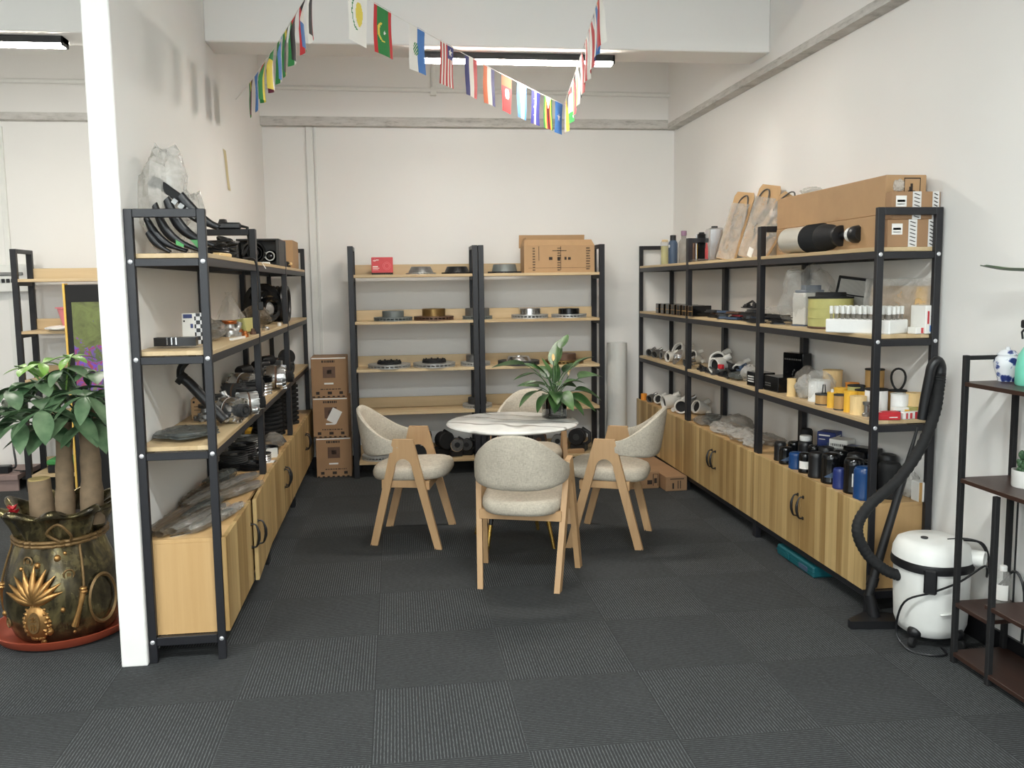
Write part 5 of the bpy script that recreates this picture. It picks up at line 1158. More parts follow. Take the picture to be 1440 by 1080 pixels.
for i, (x, y, rz, rx, ry, h, m, lb) in enumerate(((2.33, 2.62, 80, .15, .09, .06, 'bagdark', 'dark flat bag at the far end of the middle right cabinet'), (2.25, 2.62, 85, .12, .07, .045, 'baggrey', 'thin clear-grey bag at the front far end of the middle right cabinet'),
    (2.35, 2.30, 90, .13, .09, .11, 'baggrey', 'bulging bag in the middle of the middle right cabinet'), (2.24, 2.26, 85, .16, .07, .06, 'bag', 'crumpled clear bag at the front of the middle right cabinet'), (2.26, 1.98, 80, .17, .09, .075, 'bag', 'shiny clear bag towards the near frame'), (2.35, 1.86, 95, .15, .08, .06, 'baggrey', 'grey bag behind the shiny clear bag'), (2.23, 1.76, 88, .09, .055, .05, 'bag', 'small shiny bag right at the near frame'))):
    bag((x, y, ZT), rad(rz), rx, ry, h, 130+i, lb, m, amp=.3, group='parts bags on the middle right cabinet')
O = [(2.215, 1.365, .034, .105, 'black', None, 'leftmost black oil filter in the front row'), (2.205, 1.275, .036, .095, 'gloss', 'flash', 'black oil filter with a grey flash, second from the left in front'),
     (2.207, 1.155, .040, .088, 'blue', None, 'small blue oil filter, third from the left in front'), (2.208, 1.055, .036, .105, 'gloss', 'white', 'black oil filter with a white label, right of the small blue one'),
     (2.212, .945, .042, .130, 'black', None, 'plain black oil filter in the middle of the front row'), (2.222, .82, .048, .150, 'gloss', 'flash', 'tall black oil filter with a grey triangle'),
     (2.205, .705, .033, .100, 'navy', None, 'short blue oil filter between two black ones'), (2.225, .615, .048, .165, 'gloss', 'white', 'tall glossy black oil filter beside the big blue one'),
     (2.212, .500, .050, .150, 'blue', None, 'big blue oil filter at the near end of the front row'), (2.335, .505, .052, .165, 'blackmat', None, 'matt black oil filter behind the front post'),
     (2.31, 1.39, .036, .10, 'gloss', None, 'black oil filter behind the leftmost one'), (2.32, 1.28, .04, .12, 'black', None, 'second black oil filter of the back row'), (2.315, 1.165, .036, .12, 'gloss', None, 'third black oil filter of the back row'),
     (2.32, 1.05, .042, .135, 'black', None, 'black oil filter behind the white-labelled one'), (2.335, .93, .045, .14, 'gloss', None, 'glossy black oil filter in the middle of the back row'), (2.34, .80, .045, .15, 'black', None, 'black oil filter behind the tall one with the grey triangle'),
     (2.335, .68, .045, .14, 'gloss', None, 'dark oil filter behind the short blue one'), (2.41, 1.45, .036, .16, 'blackmat', None, 'tall matt black oil filter at the wall by the far frame'), (2.42, .66, .045, .17, 'black', None, 'black oil filter at the wall under the dark boxes')]
for (x, y, r, h, m, bd, lb) in O: oil_filter((x, y, ZT), r, h, lb, m, bd)
solo(MB().cyl(.032, 0, .03, 20, b=.004), 'white_puck', 'white', 'white round lid lying on a black oil filter of the back row', 'lid', (2.32, 1.28, ZT+.121))
carton((2.415, 1.20, ZT), rad(-50), .095, .09, .075, 'brown carton under the blue and white box', ('card', 'rust', 'tape', 'paper'), [('front', .1, .6, .3, .8)], 'parts_box')
carton((2.415, 1.20, ZT+.0755), rad(-50), .10, .09, .11, 'blue and white box on the brown carton among the oil filters', ('navy', 'paper', 'bluegrey', 'ink'), [('front', 0, 1, 0, .25, 1), ('front', .1, .7, .8, .87, 1), ('front', .1, .45, .62, .66, 1), ('right', 0, 1, 0, .25, 1), ('front', .55, .9, .3, .5, 2), ('right', .1, .8, .78, .84, 1)], 'parts_box')
carton((2.41, 1.06, ZT), rad(-55), .10, .09, .17, 'grey-white box right of the blue and white box', ('paper', 'grey', 'ink', 'paper'), textlines('front', .1, .9, .35, .9, 4, 1, 21)+[('front', 0, 1, 0, .2, 1)], 'parts_box')
carton((2.415, .93, ZT), rad(-60), .10, .08, .155, 'dark printed box, left of two behind the oil filters', ('gloss', 'tan', 'navy', 'grey'), [('front', .1, .5, .5, .8, 1), ('front', .55, .9, .2, .6, 2), ('top', .1, .9, .2, .8, 2)], 'parts_box')
carton((2.41, .81, ZT), rad(-60), .11, .07, .17, 'black box with grey marks, right of two behind the oil filters', ('gloss', 'grey', 'navy', 'bluegrey'), [('front', .6, .85, .45, .55, 1), ('front', .1, .4, .2, .5, 2), ('front', .65, .85, .75, .85, 3)], 'parts_box')
bag((2.425, .50, ZT), .2, .04, .05, .135, 150, 'white crumpled bag at the wall end of the near right cabinet', 'bag')
carton((2.435, .425, ZT), rad(0), .05, .06, .09, 'cream box at the wall corner of the near right cabinet', ('paper', 'tan', 'ink', 'paper'), [('front', .0, .3, 0, 1, 1)], 'parts_box')
t = thing('tool_case', 'flat teal case pushed under the near right cabinet', 'case', (2.26, 1.06, 0), 0)
MB().box(-.10, .10, -.205, .205, 0, .058, 0, .008).box(-.102, .102, -.207, .207, .026, .032).build('case_body', 'teal', t); MB().box(-.106, -.1, -.15, -.06, .015, .04, 0, .002).build('case_label', 'bluegrey', t); MB().box(-.108, -.1, .05, .09, .012, .045, 0, .002).build('latch', 'teal', t)

# ------------------------------------------------------------------ bunting
FL = ['fabric_flag_w', 'fl_r', 'fl_g', 'fl_y', 'fl_k', 'fl_n', 'skyflag', 'fl_o', 'fl_m']
Wh, Re, Gr, Ye, Bk, Na, Sk, Or, Ma = range(9)
def stripes(*cs): return lambda u, v: cs[min(len(cs)-1, int(u*len(cs)))]
def star(u, v, cu, cv, r):
    dx, dy = (u-cu)*.14, (v-cv)*.21; d = math.hypot(dx, dy); a = math.atan2(dx, -dy)
    k = (a % (2*PI/5))-PI/5; return d < r*(.42+.58*(1-abs(k)/(PI/5)*0-abs(math.cos(5*a/2+PI/2))))
def fm(u, v):        # red-green-red, crescent and star
    if u < .17 or u > .83: return Re
    dx, dy = (u-.5)*.14, (v-.52)*.21
    if math.hypot(dx, dy) < .042 and math.hypot(dx-.014, dy) > .040: return Ye
    return Wh if star(u, v, .58, .52, .011) else Gr
def fcyp(u, v):
    dx, dy = (u-.55)*.14, (v-.42)*.21
    if (dx/.027)**2+(dy/.05)**2 < 1: return Ye
    e = ((dx+.012)/.042)**2+(dy/.07)**2
    return Gr if .8 < e < 1.05 and dx < -.012 else Wh
def fgu(u, v):
    dx, dy = (u-.42)*.14, (v-.5)*.21
    if math.hypot(dx, dy*.8) < .024 and (int(u*30)+int(v*40)) % 3: return Gr
    return Sk if u > .5 else Wh
def flib(u, v):
    if u > .52 and v < .34: return Wh if star(u, v, .76, .17, .022) else Na
    return Re if int(u*9) % 2 == 0 else Wh
def ftun(u, v):
    dx, dy = (u-.5)*.14, (v-.5)*.21; d = math.hypot(dx, dy)
    if d < .032: return Re if .014 < d < .019 and dx > -.012 else Wh
    return Re if v > .3 else Or  # red flag; orange top is lamplight put into the cloth colour
def fcv(u, v):
    if .34 < u < .40 or .48 < u < .54: return Wh
    if .40 <= u <= .48: return Re
    return Wh if (abs(u-.44) < .2 and (int(v*21) % 5 == 0) and .25 < v < .75 and int(u*14) % 3 == 0) else Na
def fsom(u, v): return Wh if star(u, v, .5, .5, .030) else Sk
def fzim(u, v):
    if v < .38 and abs(u-.5) < (.38-v)*.9: return Wh
    return (Gr, Ye, Re, Bk, Re, Ye, Gr)[min(6, int(u*7))]
def fjor(u, v):
    if v < .45 and abs(u-.5) < (.45-v)*1.05: return Re
    return (Bk, Wh, Gr)[min(2, int(u*3))]
def ftogo(u, v): return Re if (v < .4 and u > .35) else (Gr, Ye, Gr, Ye, Gr)[min(4, int(u*5))]
def fsaf(u, v):
    if v < .42 and abs(u-.5) < (.42-v): return Bk
    return Re if u > .66 else Sk if (u < .34 and v > .5) else Wh if (u < .40 or u > .60) else Gr
def bunting(label, pts, sag):
    P = [Vector(p) for p in pts]; path = []
    for k in range(25):
        s = k/24; q = P[0].lerp(P[1], s); q.z -= sag*4*s*(1-s); path.append(q)
    t = solo(MB().tube(path, .0022, 5), 'bunting_string', 'paper', label, 'string')
    return lambda s: P[0].lerp(P[1], s)-Vector((0, 0, sag*4*s*(1-s)))
def flag(fn, d, s, pat, label, curl=0, twist=0, seed=0):
    p = fn(s); dd = Vector((d.x, d.y, 0)).normalized(); n = Vector((-dd.y, dd.x, 0)); mb = MB(); rn = random.Random(seed)
    w, h = .14, .208; ph = rn.uniform(0, 6)
    e = (fn(min(1, s+.02))-fn(max(0, s-.02))).normalized()
    def f(u, v):
        k = min(1, v*2.2); tw = twist*k*k*(3-2*k); ee = e*math.cos(tw)+n*math.sin(tw); nn = n*math.cos(tw)-e*math.sin(tw); c = .55*curl*k
        x = w*(math.sin((u-.5)*2*c)/(2*c) if c > .02 else (u-.5)); y = w*((1-math.cos((u-.5)*2*c))/(2*c) if c > .02 else 0)
        q = ee*x+nn*y+Vector((0, 0, -h*v))+n*(.006*math.sin(3*v+ph+2*u)*v)
        return q+Vector((0, 0, .004))
    mb.grid(f, 28, 36, 0, None, False, lambda u, v: pat(u, v))
    solo(mb, 'national_flag', FL, label, 'flag', p, 0, 'national flags on the bunting', 180)
    return
A0, A1 = (-.13, .42, 2.72), (-.903, 2.9, 2.74)
B0, B1 = (-.16, .46, 2.73), (1.28, 2.78, 2.71)
C0, C1 = (1.29, 2.79, 2.71), (.98, .40, 2.72)
fa = bunting('left bunting string running to the partition wall', (A0, A1), .03); fb = bunting('middle bunting string crossing in front of the strip lamp', (B0, B1), .02); fc = bunting('right bunting string running back towards the camera', (C0, C1), .02)
dA, dB, dC = Vector(A1)-Vector(A0), Vector(B1)-Vector(B0), Vector(C1)-Vector(C0)
def sof(P0, d, y): return (y-P0[1])/d.y
for y, pat, lb, cu in ((.62, stripes(Bk, Re, Wh), 'flag of red, white and black at the near end of the left string', 1), (.79, fsaf, 'flag of black, green, white, red and blue on the left string', 1.0), (.98, fjor, 'black, white and green flag with a red wedge on the left string', 1.5), (1.18, stripes(Bk, Ye, Gr), 'black, yellow and green flag on the left string', .8), (1.32, stripes(Sk, Wh, Gr), 'pale blue and green flag peeping behind the black-yellow-green one', 1.2),
    (1.52, lambda u, v: Gr if v < .3 else (Ye, Wh, Ma)[min(2, int(u*3))], 'yellow and maroon flag with a green top on the left string', 2), (1.78, ftogo, 'green and yellow striped flag with a red corner on the left string', 2), (2.05, fsom, 'blue flag near the far end of the left string', .4), (2.25, stripes(Ma, Bk, Ye, Gr), 'maroon, black, yellow and green flag, farthest on the left string', .5)):
    flag(fa, dA, sof(A0, dA, y), pat, lb, cu, -.12, int(y*100))
for y, pat, lb in ((.70, fcyp, 'white flag with a yellow shape on the middle string'), (.865, fm, 'green flag with red edges and a yellow crescent on the middle string'), (1.12, fgu, 'white and blue flag with a green emblem on the middle string'), (1.37, flib, 'red and white striped flag with a starred navy corner'), (1.60, stripes(Na, Wh, Re), 'navy, white and red flag in front of the lamp'), (1.79, stripes(Or, Wh, Na), 'orange, white and navy flag on the middle string'),
    (1.99, ftun, 'red flag with a white disc on the middle string, its top coloured orange as lamplit'), (2.18, stripes(Sk, Wh, Sk), 'sky blue and white flag on the middle string'), (2.37, fcv, 'navy flag with white and red stripes on the middle string'), (2.55, fzim, 'green, yellow and red striped flag with a white wedge'), (2.715, fsom, 'blue flag with a white star at the far end of the middle string')):
    flag(fb, dB, sof(B0, dB, y), pat, lb, .15, 0, int(y*50))
for y, pat, lb, cu in ((2.66, stripes(Re, Wh, Ye), 'red and cream flag hanging edge-on at the far corner of the strings', .6), (2.30, lambda u, v: Re if v < .2 else Gr if v > .7 else Wh, 'white flag with red top and green end on the right string', .6), (2.05, stripes(Wh, Gr, Re), 'white, green and red flag on the right string by the lamp end', .6), (1.78, stripes(Wh, Ye, Wh), 'white and yellow flag on the right string above the lamp end', .6),
    (1.50, stripes(Bk, Wh, Re), 'dark and white flag in the middle of the right string', .6), (1.22, stripes(Re, Wh, Re, Wh), 'red and white striped flag on the right string', .7), (1.0, stripes(Re, Wh, Re), 'second red and white flag on the right string', .7), (.80, stripes(Na, Wh, Sk), 'navy and white flag near the near end of the right string', .8), (.64, stripes(Or, Re, Wh), 'orange and red flag at the near end of the right string', .8)):
    flag(fc, dC, sof(C0, dC, y), pat, lb, cu, .1, int(y*70))

# ------------------------------------------------------------------ potted money tree
PX, PY = -1.375, .80
tray = solo(MB().lathe([(0, .004), (.235, .004), (.262, .02), (.285, .05), (.292, .05), (.27, .012), (.245, 0), (0, 0)], 56), 'plant_tray', 'terracotta', 'terracotta-coloured tray under the bronze plant pot', 'tray', (PX, PY, 0))
t = thing('potted_money_tree', 'money tree in a bronze sack-shaped pot with a gold pineapple', 'plant', (PX, PY, .006))
def wob(r, z, a):
    k = max(0, min(1, (z-.30)/.25)); f = (.012+.012*k)*math.sin(9*a+.8)*k
    kk = max(0, (z-.49)/.08); kk = min(kk, 1); zz = z+.020*math.sin(9*a+1.0)*kk*kk
    return (r+f+.016*math.sin(9*a+2.2)*kk, zz)
prof = [(0, 0), (.185, 0), (.205, .02), (.228, .08), (.238, .15), (.236, .21), (.222, .28), (.198, .35), (.176, .40), (.168, .425), (.172, .45), (.182, .485), (.198, .52), (.213, .545), (.226, .55), (.236, .546), (.240, .552), (.236, .562), (.222, .568), (.205, .562), (.186, .535), (.168, .50), (.155, .46)]
MB().lathe(prof, 112, 0, None, wob).build('pot_body', 'pot', t, 80)
MB().lathe([(0, .50), (.165, .49)], 30).build('soil', 'soil', t)
q = MB()
for dz in (0, .016):
    n = 72; q.tube([((.183+.004*math.sin(40*a))*math.cos(a), (.183+.004*math.sin(40*a))*math.sin(a), .425+dz+.006*math.sin(a*1.0)) for a in [2*PI*i/n for i in range(n)]], .0085, 8, 0, True)
q.tube(smooth_path([(.06, -.18, .44), (.02, -.20, .48), (.07, -.21, .52), (.11, -.19, .47), (.10, -.165, .44)], 5), .006, 8)
def on_pot(a, z, e=0.0):
    for i in range(len(prof)-1):
        if prof[i][1] <= z <= prof[i+1][1] and prof[i+1][1] > prof[i][1]:
            f = (z-prof[i][1])/(prof[i+1][1]-prof[i][1]); r = prof[i][0]+(prof[i+1][0]-prof[i][0])*f; break
    r, _ = wob(r, z, a); r += e; return Vector((r*math.cos(a), r*math.sin(a), z))
for a0, a1 in ((-47, -52), (-158, -163)):
    q.tube([on_pot(rad(a0+(a1-a0)*k/6), .42-.02*k*1.6, .008) for k in range(7)], .0055, 8)
q.build('rope', 'rope', t)
q = MB()
for a0 in (-52, -163):
    q.tube([on_pot(rad(a0-2*k), .23-.03*k, .006) for k in range(6)], [.013, .011, .009, .010, .012, .015], 10)
    for zz in (.235, .222): p = on_pot(rad(a0), zz, .006); q.ball(.016, .016, .01, 12, 6, 0, T(*p))
q.build('tassel', 'goldrelief', t)
# gold pineapple relief on the front of the pot
a0 = rad(-98)
q = MB(); c0 = on_pot(a0, .115, -.012); PM = T(*c0, rz=a0+PI/2)
q.ball(.056, .032, .080, 40, 24, 0, PM)
for i in range(9):
    for j in range(7):
        v = -.9+1.8*i/8; th = rad(-78+26*j+(13 if i % 2 else 0)); cr = math.sqrt(max(0, 1-v*v))
        p = Vector((.056*cr*math.sin(th), -.032*cr*math.cos(th), .080*v)); nn = Vector((p.x/.056**2, p.y/.032**2, p.z/.08**2)).normalized()
        if abs(th) < rad(40) and abs(v) < .72: continue
        q.lathe([(.0115, -.003), (.008, .003), (.002, .007), (0, .0075)], 4, 0, PM@Matrix.Translation(p)@Vector((0, 0, 1)).rotation_difference(nn).to_matrix().to_4x4())
for k in range(9):
    an = rad(-64+16*k); L = .15-.045*abs(k-4)/4; base = on_pot(a0, .185, -.002)
    tx = Vector((-math.sin(a0), math.cos(a0), 0)); pts = [base+tx*(math.sin(an)*L*s*(1+.25*s))+Vector((0, 0, math.cos(an)*L*s*1.05+.01))+Vector((math.cos(a0), math.sin(a0), 0))*(.012*math.sin(PI*s)+.004-.02*s*math.cos(an)) for s in [i/7 for i in range(8)]]
    q.tube(pts, [.009, .016, .020, .019, .016, .012, .007, .002], 8)
q.build('pineapple_relief', 'goldrelief', t, 60)
q = MB(); c1 = on_pot(a0, .115, .0205)
q.lathe([(0, .003), (.024, .003), (.028, -.012)], 28, 0, T(*c1, rx=PI/2, rz=a0+PI/2)@Matrix.Diagonal((1, 1.75, 1, 1)))
for (x0, x1, z0, z1) in ((-.012, .012, .022, .026), (-.012, .012, .010, .013), (-.002, .002, .008, .032), (-.013, .013, -.008, -.005), (-.002, .002, -.03, -.002), (-.012, -.008, -.026, -.012), (.008, .012, -.026, -.012)):
    q.box(x0, x1, -.006, 0, z0, z1, 1, 0, T(*c1, rz=a0+PI/2))
q.build('engraved_plate', ['rope', 'goldrelief'], t)
q = MB()
for a, z, r in ((-75, .37, .014), (-66, .385, .008), (-98, .345, .013), (-118, .33, .009), (-72, .16, .010), (-86, .07, .016), (-62, .05, .007), (-150, .12, .012), (-95, .02, .012)):
    p = on_pot(rad(a), z, 0); q.ball(r, r, r*1.1, 12, 8, 0, T(*p))
q.build('gold_studs', 'goldrelief', t)
q = MB()
for a, z in ((-110, .36), (-64, .30), (-140, .09)):
    p = on_pot(rad(a), z, .001); q.lathe([(.016, 0), (.020, .004), (.024, 0)], 22, 0, T(*p, rx=PI/2, rz=rad(a)+PI/2)).box(-.008, .008, -.003, .0, -.008, .008, 0, .001, T(*p, rz=rad(a)+PI/2))
p = on_pot(rad(-32), .17, .0); q.lathe([(.075, 0), (.083, .008), (.09, 0)], 40, 0, T(*p, rx=PI/2, rz=rad(-32)+PI/2)@Matrix.Diagonal((.8, 1.25, 1, 1)))
q.build('coin_relief', 'rope', t)
def trunk(pts, rs): 
    mb = MB(); P = smooth_path(pts, 6); n = len(P); R = []
    for i in range(n):
        f = i/(n-1)*(len(rs)-1); k = min(int(f), len(rs)-2); R.append((rs[k]+(rs[k+1]-rs[k])*(f-k))*(1+.06*math.sin(i*2.1)))
    mb.tube(P, R, 16); return mb.build('trunk', 'bark', t, 60)
trunk([(.035, -.03, .47), (.038, -.02, .68), (.045, 0, .93)], [.044, .036, .031])
trunk([(.14, -.02, .47), (.142, 0, .70), (.14, .0, .97)], [.053, .042, .036])
trunk([(.10, .09, .48), (.11, .08, .72), (.10, .06, .93)], [.034, .029, .026])
mb = MB().tube([(-.06, -.02, .47), (-.065, -.02, .60), (-.068, -.02, .675)], [.054, .047, .046], 18); s = mb.build('cut_stump', 'bark', t)
MB().cyl(.0435, 0, .006, 20, 0, T(-.068, -.02, .674)).build('cut_face', 'cutwood', s)
mb = MB()
for k, (dx, dz, r) in enumerate(((0, 0, .035), (.02, -.05, .03), (-.01, -.08, .028), (.012, .03, .022))): 
    leaf_blade(mb, (-.155+dx*.3, -.09, .555+dz*.4), (dx*8+.1, -.5, .8-dz*8), .09, .045, .6, .5, 6)
mb.build('red_ribbon', 'red', t)
rn = random.Random(11)
def cluster(p, src, out, n=6, L=.16, m='leaf', tilt=.35):
    P = Vector(p); mb = MB(); o = Vector(out).normalized()
    side = o.cross(Vector((0, 0, 1))); side = side.normalized() if side.length > .1 else Vector((1, 0, 0)); up_ = side.cross(o).normalized()
    axis = (Vector((0, 0, 1))*(1-tilt)+o*tilt).normalized()
    e1 = axis.cross(Vector((.3, .9, .1))).normalized(); e2 = axis.cross(e1); ph = rn.uniform(0, 6)
    mb.tube(smooth_path([src, Vector(src).lerp(P, .55)+Vector((0, 0, .04)), P], 4), .004, 6)
    for k in range(n):
        a = ph+2*PI*k/n+rn.uniform(-.15, .15); d = (e1*math.cos(a)+e2*math.sin(a))*1.0+axis*rn.uniform(-.05, .25)
        l = L*rn.uniform(.8, 1.12); leaf_blade(mb, P, d, l, l*.46, rn.uniform(.3, .65), .22, 10, 0, rn.uniform(-.2, .2), 1.15)
    mb.v = [(min(q[0], .362), q[1], q[2]) for q in mb.v]
    mb.build('leaf_cluster', m, t, 80)
heads = ((.045, 0, .92), (.14, 0, .96), (.10, .06, .92))
spec = [(.03, -.19, 1.00, 0), (.20, -.17, 1.05, 1), (-.03, -.05, 1.10, 0), (-.13, -.10, 1.07, 0), (-.22, -.02, 1.04, 0), (-.19, -.18, .97, 0), (-.30, -.08, .98, 0), (.06, -.02, 1.15, 1), (.18, .02, 1.13, 1), (.02, .12, 1.12, 2), (-.12, .12, 1.08, 2),
        (.24, -.05, 1.00, 1), (.12, -.13, .97, 1), (-.06, -.17, .95, 0), (.22, .12, 1.04, 2), (.10, .2, 1.02, 2), (-.20, .14, .99, 2), (-.08, -.02, .98, 0), (.10, -.05, 1.06, 1), (-.02, .24, 1.0, 2), (.02, -.10, .92, 0), (.19, -.10, .93, 1)]
for (x, y, z, hd) in spec: cluster((x, y, z), heads[hd], (x-heads[hd][0], y-heads[hd][1], .15), 6, rn.uniform(.14, .18), 'leaf', .42)
for (x, y, z) in ((-.02, -.02, 1.18), (.08, .02, 1.20), (-.10, .0, 1.16)): cluster((x, y, z), heads[0], (x, -.5, .3), 5, .10, 'leafnew', .3)

# ------------------------------------------------------------------ left bay
t = thing('display_panel', 'yellow-edged black display panel with a flower picture in the left bay', 'display', (-1.905, 3.44, 0))
MB().box(-.34, .34, -.03, .03, .02, 1.535, 0, .004).box(-.3, .3, -.09, .09, 0, .02, 0, .004).build('panel_body', 'blackmat', t)
MB().box(-.356, -.341, -.035, .035, .02, 1.545, 0, .002).box(.341, .356, -.035, .035, .02, 1.545, 0, .002).build('edge_strip', 'yedge', t)
MB().box(-.30, .32, -.034, -.0305, .72, 1.41).build('picture', 'picture', t)
MB().box(-.32, .33, -.034, -.0305, .60, .66, 0, .002).build('shelf_strip', 'board', t)
t = thing('wash_basin', 'pink plastic basin on the middle shelf of the left bay rack', 'basin', (-2.29, 3.69, 1.20)); MB().lathe([(0, .004), (.075, .004), (.115, .16), (.128, .162), (.128, .17), (.112, .17), (.07, 0), (0, 0)], 36).build('basin_body', 'pink', t)
solo(crumple(.10, .07, .035, 160, .2), 'white_cloth', 'paper', 'white cloth hanging over the shelf edge before the pink basin', 'cloth', (-2.36, 3.585, 1.20), 0, None, 12)
t = thing('switch_cabinet', 'white wall cabinet with switches and a grey bar in the left bay', 'cabinet', (-3.0, YB, 1.49))
MB().box(-.32, .32, -.09, 0, 0, .21, 0, .004).build('cabinet_body', 'white', t); MB().box(-.3, .27, -.105, -.09, .125, .15, 0, .004).build('grey_bar', 'grey', t)
q = MB()
for k in range(6): q.box(.04+.035*k, .065+.035*k, -.1, -.09, .07, .1, 0, .002)
q.build('breaker', 'black', t)
solo(MB().box(-.02, .02, -.022, 0, 0, 2.75, 0, .003), 'cable_trunking', 'white', 'white vertical trunking on the wall of the left bay', 'trunking', (-2.86, YB, 0))
t = thing('low_bench', 'low greyish board bench along the wall of the left bay', 'bench', (-3.3, 3.70, 0))
MB().box(-1.0, .57, -.12, .30, .085, .125, 0, .003).build('bench_top', 'bench', t); MB().box(-1.0, .565, -.10, -.08, 0, .083, 0, .002).build('bench_front', 'bench', t)
t = thing('power_strip', 'black power strip with cables on the low bench', 'power strip', (-2.98, 3.68, .126), rad(3)); MB().box(-.2, .16, -.04, .04, 0, .055, 0, .006).build('strip_body', 'black', t)
MB().tube(smooth_path([(.15, 0, .04), (.20, -.01, .05), (.17, .05, .2), (.12, .2, .33)], 5), .008, 8).tube(smooth_path([(.12, 0, .03), (.2, .02, .008), (.27, .0, .008), (.24, -.05, .008)], 5), .004, 6).build('cable', 'black', t)
t = thing('storage_tray', 'green-topped flat tray on the bottom shelf of the left bay rack', 'tray', (-2.35, 3.69, .127)); MB().box(-.17, .17, -.1, .1, 0, .06, 0, .006).build('tray_base', 'black', t); MB().box(-.175, .175, -.105, .105, .0605, .10, 0, .01).build('green_top', 'green', t)

# ------------------------------------------------------------------ vacuum cleaner
VX, VY = 2.285, .105
t = thing('vacuum_cleaner', 'white canister vacuum cleaner with black hose by the right rack', 'vacuum cleaner', (VX, VY, 0))
def sq(r, z, a):
    k = 1+.05*(1-math.cos(4*a))*.5; return (r*k, z)
MB().lathe([(0, .035), (.09, .035), (.118, .05), (.132, .09), (.137, .20), (.139, .315), (0, .315)], 64, 0, None, sq).box(-.05, .03, -.146, -.135, .155, .162, 0, .003).build('canister', 'white', t, 50)
MB().lathe([(.139, .315), (.148, .318), (.15, .335), (.147, .352), (.139, .355)], 64, 0, None, sq).build('black_band', 'black', t, 50)
MB().lathe([(.146, .354), (.143, .385), (.128, .42), (.10, .435), (0, .44)], 64, 0, None, sq).lathe([(.026, .0), (.034, .0), (.034, .05), (.026, .05), (.026, 0)], 24, 0, T(.11, -.09, .37, rx=PI/2, rz=rad(40))).build('lid', 'white', t, 50)
MB().lathe([(0, .0), (.026, .0)], 24, 0, T(.12, -.10, .37, rx=PI/2, rz=rad(40))).build('blower_port', 'blackmat', t)
MB().cyl(.014, .438, .444, 18, 0, T(-.05, -.02, 0), b=.001).build('power_button', 'dgrey', t)
MB().box(-.008, .028, -.03, -.028, 0, .004, 0, 0, T(.04, -.02, .437)).build('lid_mark', 'dgrey', t)
for a in (-125, 40):
    c, s = math.cos(rad(a)), math.sin(rad(a)); MB().box(-.024, .024, -.016, .006, .245, .345, 0, .006, T(.158*c, .158*s, 0, rz=rad(a)+PI/2)).build('latch', 'black', t)
for a in (-150, -68, 30, 110):
    c, s = math.cos(rad(a)), math.sin(rad(a)); k = MB().ball(.03, .03, .028, 14, 8, 0, T(.118*c, .118*s, .062)).cyl(.012, .03, .05, 12, 0, T(.126*c, .126*s, 0)); k.build('caster_bracket', 'black', t)
    MB().lathe([(0, -.011), (.018, -.011), (.0215, -.008), (.0215, .008), (.018, .011), (0, .011)], 20, 0, T(.138*c, .138*s, .0225, rx=PI/2, rz=rad(a))).build('caster', 'blackmat', t)
def L_(x, y, z): return (x-VX, y-VY, z)
hp = [L_(2.16, .12, .27), L_(2.09, .13, .30), L_(2.02, .15, .37), L_(1.985, .16, .47), L_(2.04, .17, .56), L_(2.17, .18, .66), L_(2.28, .20, .79), L_(2.35, .22, .93), L_(2.372, .23, 1.04), L_(2.376, .23, 1.10)]
P = smooth_path(hp, 16); R = [.0225+.0016*math.sin(i*2.2) for i in range(len(P))]
MB().tube(P, R, 14).build('hose', 'blackmat', t, 60)
MB().tube(smooth_path([L_(2.376, .23, 1.09), L_(2.377, .23, 1.125), L_(2.362, .23, 1.15), L_(2.342, .235, 1.13), L_(2.335, .24, 1.08), L_(2.325, .25, .98), L_(2.318, .255, .9)], 5), .021, 14).build('hose_handle', 'black', t)
MB().tube([L_(2.128, .30, .12), L_(2.20, .295, .40), L_(2.262, .29, .63), L_(2.30, .285, .79), L_(2.315, .28, .86)], [.019, .018, .016, .0075, .0055], 14).tube([L_(2.14, .30, .165), L_(2.15, .30, .205)], [.024, .024], 14).build('wand', 'black', t)
MB().prism([(-.14, -.05), (.12, -.06), (.13, -.03), (.05, .05), (-.05, .05), (-.14, -.02)], 0, .035, 0, T(*L_(2.16, .275, .0), rz=rad(-6))).tube([L_(2.15, .29, .03), L_(2.13, .30, .13)], [.028, .022], 14).build('floor_head', 'black', t)
MB().tube(smooth_path([L_(2.36, .06, .44), L_(2.43, .02, .43), L_(2.46, .0, .36), L_(2.44, -.02, .30), L_(2.40, -.06, .36), L_(2.30, -.055, .30), L_(2.2, -.035, .255), L_(2.115, .02, .20), L_(2.11, .06, .06), L_(2.13, .0, .006), L_(2.19, -.06, .006), L_(2.25, -.06, .006), L_(2.27, 0, .006)], 6), .0045, 6).tube(smooth_path([L_(2.37, .03, .44), L_(2.45, .02, .42), L_(2.47, 0, .32), L_(2.45, -.03, .24), L_(2.44, -.10, .30), L_(2.45, -.16, .37), L_(2.46, -.2, .3), L_(2.46, -.2, .10)], 6), .005, 6).build('power_cord', 'black', t)

